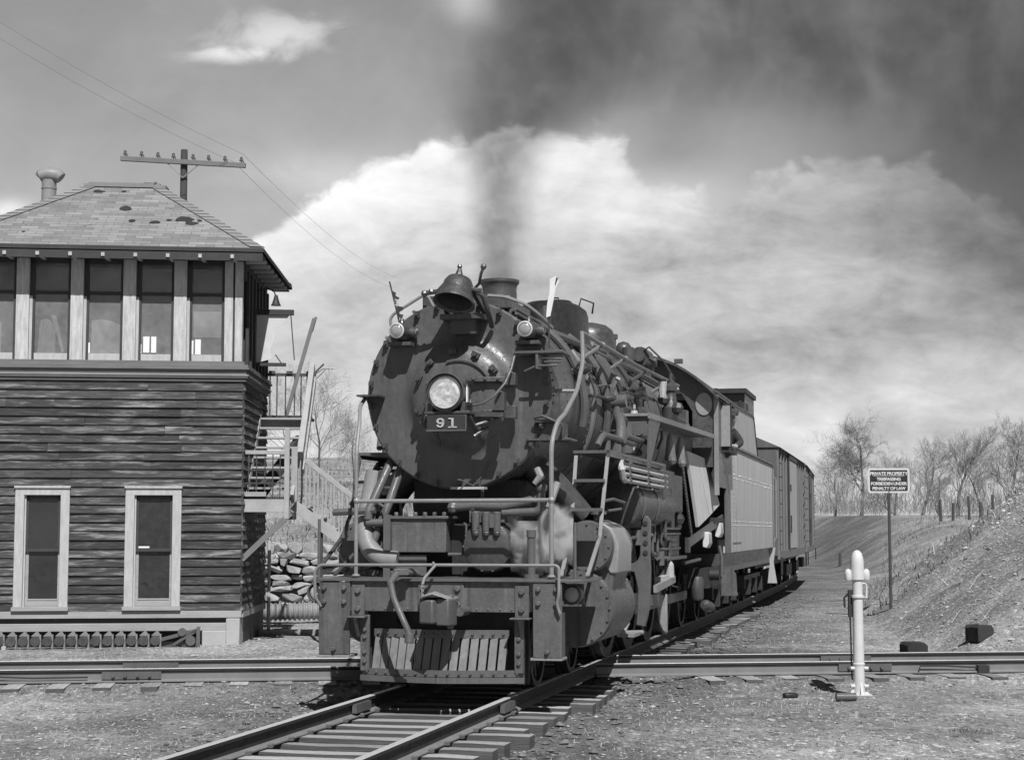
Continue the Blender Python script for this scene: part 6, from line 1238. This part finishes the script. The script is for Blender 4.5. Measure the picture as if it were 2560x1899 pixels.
# timber ends on the bank
def timber(px, py, w, h, d, rz, rx, label):
    q = MB(); n = 4; vs = []
    for k in range(n+1):
        y = d*k/n
        for a, c in ((-.5, 0), (.5, 0), (.5, .75), (.32, 1), (-.38, .97), (-.5, .8)): vs.append((a*w*random.uniform(.93, 1.05), y+random.uniform(-.02, .02), c*h*random.uniform(.93, 1.04)))
    q.add(vs, [(k*6+i, k*6+(i+1) % 6, (k+1)*6+(i+1) % 6, (k+1)*6+i) for k in range(n) for i in range(6)] + [(5, 4, 3, 2, 1, 0), tuple(range(n*6, n*6+6))])
    o = thing('timber_end', q, 'darktie', .01, label=label, cat='timber', group='tarred timber ends on the bank', smooth=20); o.location = (px, py, tz1(px, py)-.05); o.rotation_euler = (rx, 0, rz); return o
timber(6.62, 28.3, .34, .30, .45, .1, .0, 'squat tarred timber end on the bank, nearer the white post'); timber(7.68, 28.1, .30, .28, .4, .3, .0, 'small broken tarred timber end on the bank, farther from the white post')
for i, (px_, hh) in enumerate(((2095, .7), (2349, 1.0), (2379, .8), (2420, 1.15), (2447, .85), (2480, 1.25))):
    Y = 92.0; x = (px_-PW/2)/F*Y; z = tz1(x, Y); q = MB().cyl((0, 0, -.2), (.03*(-1)**i, 0, hh), .085, .07, 8); o = thing('fence_post', q, 'pole', label=('lone short fence post on the field between the train and the sign' if i == 0 else 'dark fence post on the far field edge, %s from the warning sign' % ORD[i-1]), cat='fence post', group='fence posts on the field edge'); o.location = (x, Y, z)

# ================================================================== bare trees and brush
def grow(seed, h, spread, levels=4, up=.35, lean=0.0, kids=(9, 6, 5, 4), trunkfrac=.34, r0=None):
    rg = random.Random(seed); tr, cr = MB(), MB(); r0 = r0 or h*.022
    def br_(p, d, ln, r, lv, mb):
        segs = 5 if lv < 2 else 3; pts_ = [p.copy()]; rs = [r]; dd = d.copy()
        for k in range(segs):
            dd = (dd + Vector((rg.gauss(0, .13), rg.gauss(0, .13), rg.gauss(.04, .1) + (.06 if lv else 0)))).normalized(); p = p + dd*ln/segs; pts_.append(p.copy()); rs.append(r*(1-.72*(k+1)/segs))
        mb.tube(pts_, rs, 6 if lv == 0 else (4 if lv == 1 else 3))
        if lv >= levels: return
        n = kids[min(lv, len(kids)-1)]
        for i in range(n):
            t = (trunkfrac if lv == 0 else .25) + (1-(trunkfrac if lv == 0 else .25))*(i+rg.random())/n; f = min(t*segs, segs-1e-3); k = int(f); q0 = pts_[k].lerp(pts_[k+1], f-k); base = (pts_[k+1]-pts_[k]).normalized()
            az = rg.uniform(0, 2*pi); side = base.orthogonal().normalized(); side.rotate(Matrix.Rotation(az, 3, base)); nd = (base*(up+rg.uniform(.1, .5)) + side*spread*rg.uniform(.6, 1.1)).normalized()
            br_(q0, nd, ln*rg.uniform(.42, .66)*(1.12-.45*t if lv == 0 else 1), max(rs[k]*.55, h*.0011), lv+1, cr)
    br_(Vector((0, 0, -.3)), Vector((lean, 0, 1)).normalized(), h*.78, r0, 0, tr); return tr, cr
def tree(px_, Y, h, seed, label, spread=.9, levels=4, kids=(9, 6, 5, 4), crown='twig', **k):
    x = (px_-PW/2)/F*Y; z = tz1(x, Y); r = empty('bare_tree', (x, Y, z), 0, label=label, cat='tree', group='bare trees beyond the track'); a, b = grow(seed, h, spread, levels, kids=kids, **k)
    part('trunk', a, 'bark', r); part('crown', b, crown, r, smooth=0); return r
tree(2150, 178, 9.8, 1, 'large spreading bare tree behind the warning sign', 1.35, 4, (13, 9, 8, 6), trunkfrac=.2)
tree(2300, 185, 8.0, 2, 'medium rounded bare tree between the warning sign and the fence posts', .85, 4, (11, 8, 7, 6), trunkfrac=.2)
tree(2393, 170, 8.6, 3, 'tall narrow bare tree above the fence posts', .45, 4, (13, 7, 6, 5), trunkfrac=.3)
tree(2528, 165, 8.8, 4, 'bare tree with dense twigs rising above the crest of the bank', 1.0, 4, (12, 8, 8, 6), trunkfrac=.2)
tree(2455, 190, 6.8, 5, 'low bare tree between the tall narrow tree and the bank crest', .85, 4, (11, 7, 7, 5), trunkfrac=.15)
tree(2085, 170, 6.0, 6, 'small bare tree beside the end of the train', .95, 4, (11, 7, 7, 5), trunkfrac=.12)
tree(2235, 150, 5.6, 8, 'short bushy bare tree close beside the warning sign', .95, 4, (11, 7, 7, 5), trunkfrac=.1)
tree(2345, 160, 5.2, 9, 'short bare tree between the rounded tree and the narrow tree', .85, 4, (11, 7, 7, 5), trunkfrac=.1)
tree(2600, 175, 9.0, 10, 'bare tree half out of view behind the bank crest', .9, 4, (11, 7, 5, 4), trunkfrac=.2)
M['ptwig'] = mat('pale_twigs', .34, .9, .2, 2)
tree(795, 72, 5.0, 12, 'crooked bare tree on the hill between the stairs and the locomotive', .9, 4, (10, 7, 6, 4), 'ptwig', trunkfrac=.2, lean=.25, r0=.07)
tree(725, 80, 4.6, 13, 'thin bare tree on the hill behind the outside stairs', .9, 4, (9, 6, 6, 4), 'ptwig', trunkfrac=.2, r0=.05)
tree(880, 76, 3.6, 14, 'small bare tree on the hill close to the locomotive smokebox', .9, 4, (9, 6, 6, 4), 'ptwig', trunkfrac=.15, r0=.05)
# brush: sticks that read as one mass
STV = [(-.5, 0, 0), (.5, 0, 0), (.35, .4, .5), (0, .3, 1), (-.35, .3, .5)]
def brush(name, n, x0, x1, y0, y1, h0, h1, w0, w1, m, thr=-.5):
    y = rng.uniform(y0, y1, n); x = rng.uniform(x0, x1, n)*y; k = vnoise(x, y, .12, 31) > thr; x, y = x[k], y[k]; n = len(x); hs = rng.uniform(h0, h1, n)*(1 + 1.2*vnoise(x, y, .15, 33))
    lift = rng.uniform(0, 1, n)**1.5*hs*.8
    o = scatter(name, STV, [(0, 1, 2, 3, 4)], np.stack([x, y, tz(x, y)+lift], 1), np.stack([rng.uniform(w0, w1, n), hs*.35*rng.uniform(-1, 1, n), hs*rng.uniform(.3, .6, n)], 1), rng.uniform(0, 6.3, n), M[m], rng.uniform(-.5, .5, n)); return tag(o, kind='stuff')
brush('undergrowth', 11000, .165, .34, 150, 225, 1.0, 3.6, .007, .018, 'twig', -.2)
brush('shrubbery', 6000, -.30, -.03, 62, 110, .2, .9, .004, .012, 'ptwig', -.1)
# far wooded ridge on the horizon
q = MB(); n = 90; xs_ = np.linspace(-1500, 1500, n)
vs = [];
for x in xs_:
    h = 16 + 10*float(vnoise(np.array([x]), np.array([0.]), .004, 41)[0])
    vs += [(x, 1150, -2), (x, 1180, h), (x, 1300, h*.4)]
q.add(vs, [(3*i, 3*i+3, 3*i+4, 3*i+1) for i in range(n-1)] + [(3*i+1, 3*i+4, 3*i+5, 3*i+2) for i in range(n-1)])
tag(part('hills', q, 'twig', None, smooth=0), kind='structure')

# ================================================================== smoke from the stack, and the small white leak of steam
def smoke(name, loc, dims, build, albedo, step=.3):
    (x0, x1, y0, y1, z0, z1) = dims; me = MB().bb(*dims).mesh(name, None, 0); m = bpy.data.materials.new(name); m.use_nodes = True; N = NT(m.node_tree); N.n.clear()
    out = N.n.new('ShaderNodeOutputMaterial'); pv = N.n.new('ShaderNodeVolumePrincipled'); pv.inputs['Color'].default_value = (albedo,)*3 + (1,); pv.inputs['Anisotropy'].default_value = .2
    t = N.n.new('ShaderNodeTexCoord'); s_ = N.n.new('ShaderNodeSeparateXYZ'); N.l.new(t.outputs['Object'], s_.inputs[0]); N.l.new(build(N, t.outputs['Object'], *s_.outputs), pv.inputs['Density']); N.l.new(pv.outputs[0], out.inputs['Volume'])
    try: m.cycles.volume_step_rate = step
    except Exception: pass
    me.materials.append(m); o = link(name, me); o.location = loc; o['kind'] = 'stuff'; return o
def plume(N, v, x, y, z):
    nz = N.noise(N.comb(x, y, N.math('MULTIPLY', z, .6)), 1.15, 4, .6, .8); nz2 = N.noise(v, 3.0, 3, .6, .5)
    up = N.math('MAXIMUM', N.math('SUBTRACT', z, 1.8), 0.0)
    cx = N.math('ADD', N.math('MULTIPLY', z, .03), N.math('ADD', N.maprange(z, 1.5, 2.6, 0.0, .30), N.math('MULTIPLY', up, .22)))
    r = N.math('ADD', N.math('ADD', .27, N.math('MULTIPLY', z, .15)), N.maprange(z, 1.4, 2.6, 0.0, .75))
    dx = N.math('SUBTRACT', x, cx); d = N.math('SQRT', N.math('ADD', N.math('MULTIPLY', dx, dx), N.math('MULTIPLY', y, y)))
    rel = N.math('ADD', N.math('DIVIDE', d, r), N.math('ADD', N.math('MULTIPLY', N.math('SUBTRACT', nz, .5), 1.7), N.math('MULTIPLY', N.math('SUBTRACT', nz2, .5), .9)))
    col = N.math('MULTIPLY', N.maprange(rel, 1.25, .15), N.math('DIVIDE', .98, N.math('ADD', N.math('MULTIPLY', r, 1.0), .30)))
    zl = N.math('ADD', 2.0, N.math('MULTIPLY', N.math('SUBTRACT', nz, .5), 1.6)); zl = N.math('SUBTRACT', zl, N.math('MULTIPLY', N.math('MAXIMUM', N.math('SUBTRACT', x, 3.5), 0.0), .22))
    lay = N.math('MULTIPLY', N.maprange(N.math('SUBTRACT', z, zl), -.25, .9), N.maprange(x, -.3, .9)); lay = N.math('MULTIPLY', lay, N.maprange(N.math('ABSOLUTE', y), 1.6, .6))
    lay = N.math('MULTIPLY', N.math('MULTIPLY', lay, N.maprange(nz, .34, .62)), .50)
    fade = N.math('MULTIPLY', N.maprange(x, 9.2, 6.2), N.maprange(z, 5.5, 4.2))            # the plume thins out downwind
    return N.math('MULTIPLY', N.math('MULTIPLY', N.math('MAXIMUM', col, lay), fade), N.maprange(nz2, .3, .65, .45, 1.35))
st_ = O + U*2.85 + Vector((0, 0, 4.88))
smoke('smoke', st_, (-1.3, 9.4, -1.7, 1.7, 0, 5.6), plume, .10, .30)
def leak(N, v, x, y, z):
    nz = N.noise(v, 5.0, 3, .6, .5); r = N.math('SQRT', N.math('ADD', N.math('ADD', N.math('MULTIPLY', N.math('MULTIPLY', x, x), 6.0), N.math('MULTIPLY', N.math('MULTIPLY', y, y), 6.0)), N.math('MULTIPLY', N.math('MULTIPLY', z, z), 2.6)))
    return N.math('MULTIPLY', N.maprange(N.math('ADD', r, N.math('MULTIPLY', N.math('SUBTRACT', nz, .5), 1.1)), .62, .15), 30.0)
smoke('steam_mist', O + V*.88 + U*.65 + Vector((0, 0, 1.62)), (-.22, .26, -.2, .2, -.34, .26), leak, .97, .4)
smoke('steam_mist', O + V*1.12 + U*.85 + Vector((0, 0, 1.70)), (-.2, .2, -.2, .2, -.36, .45), leak, .97, .4)
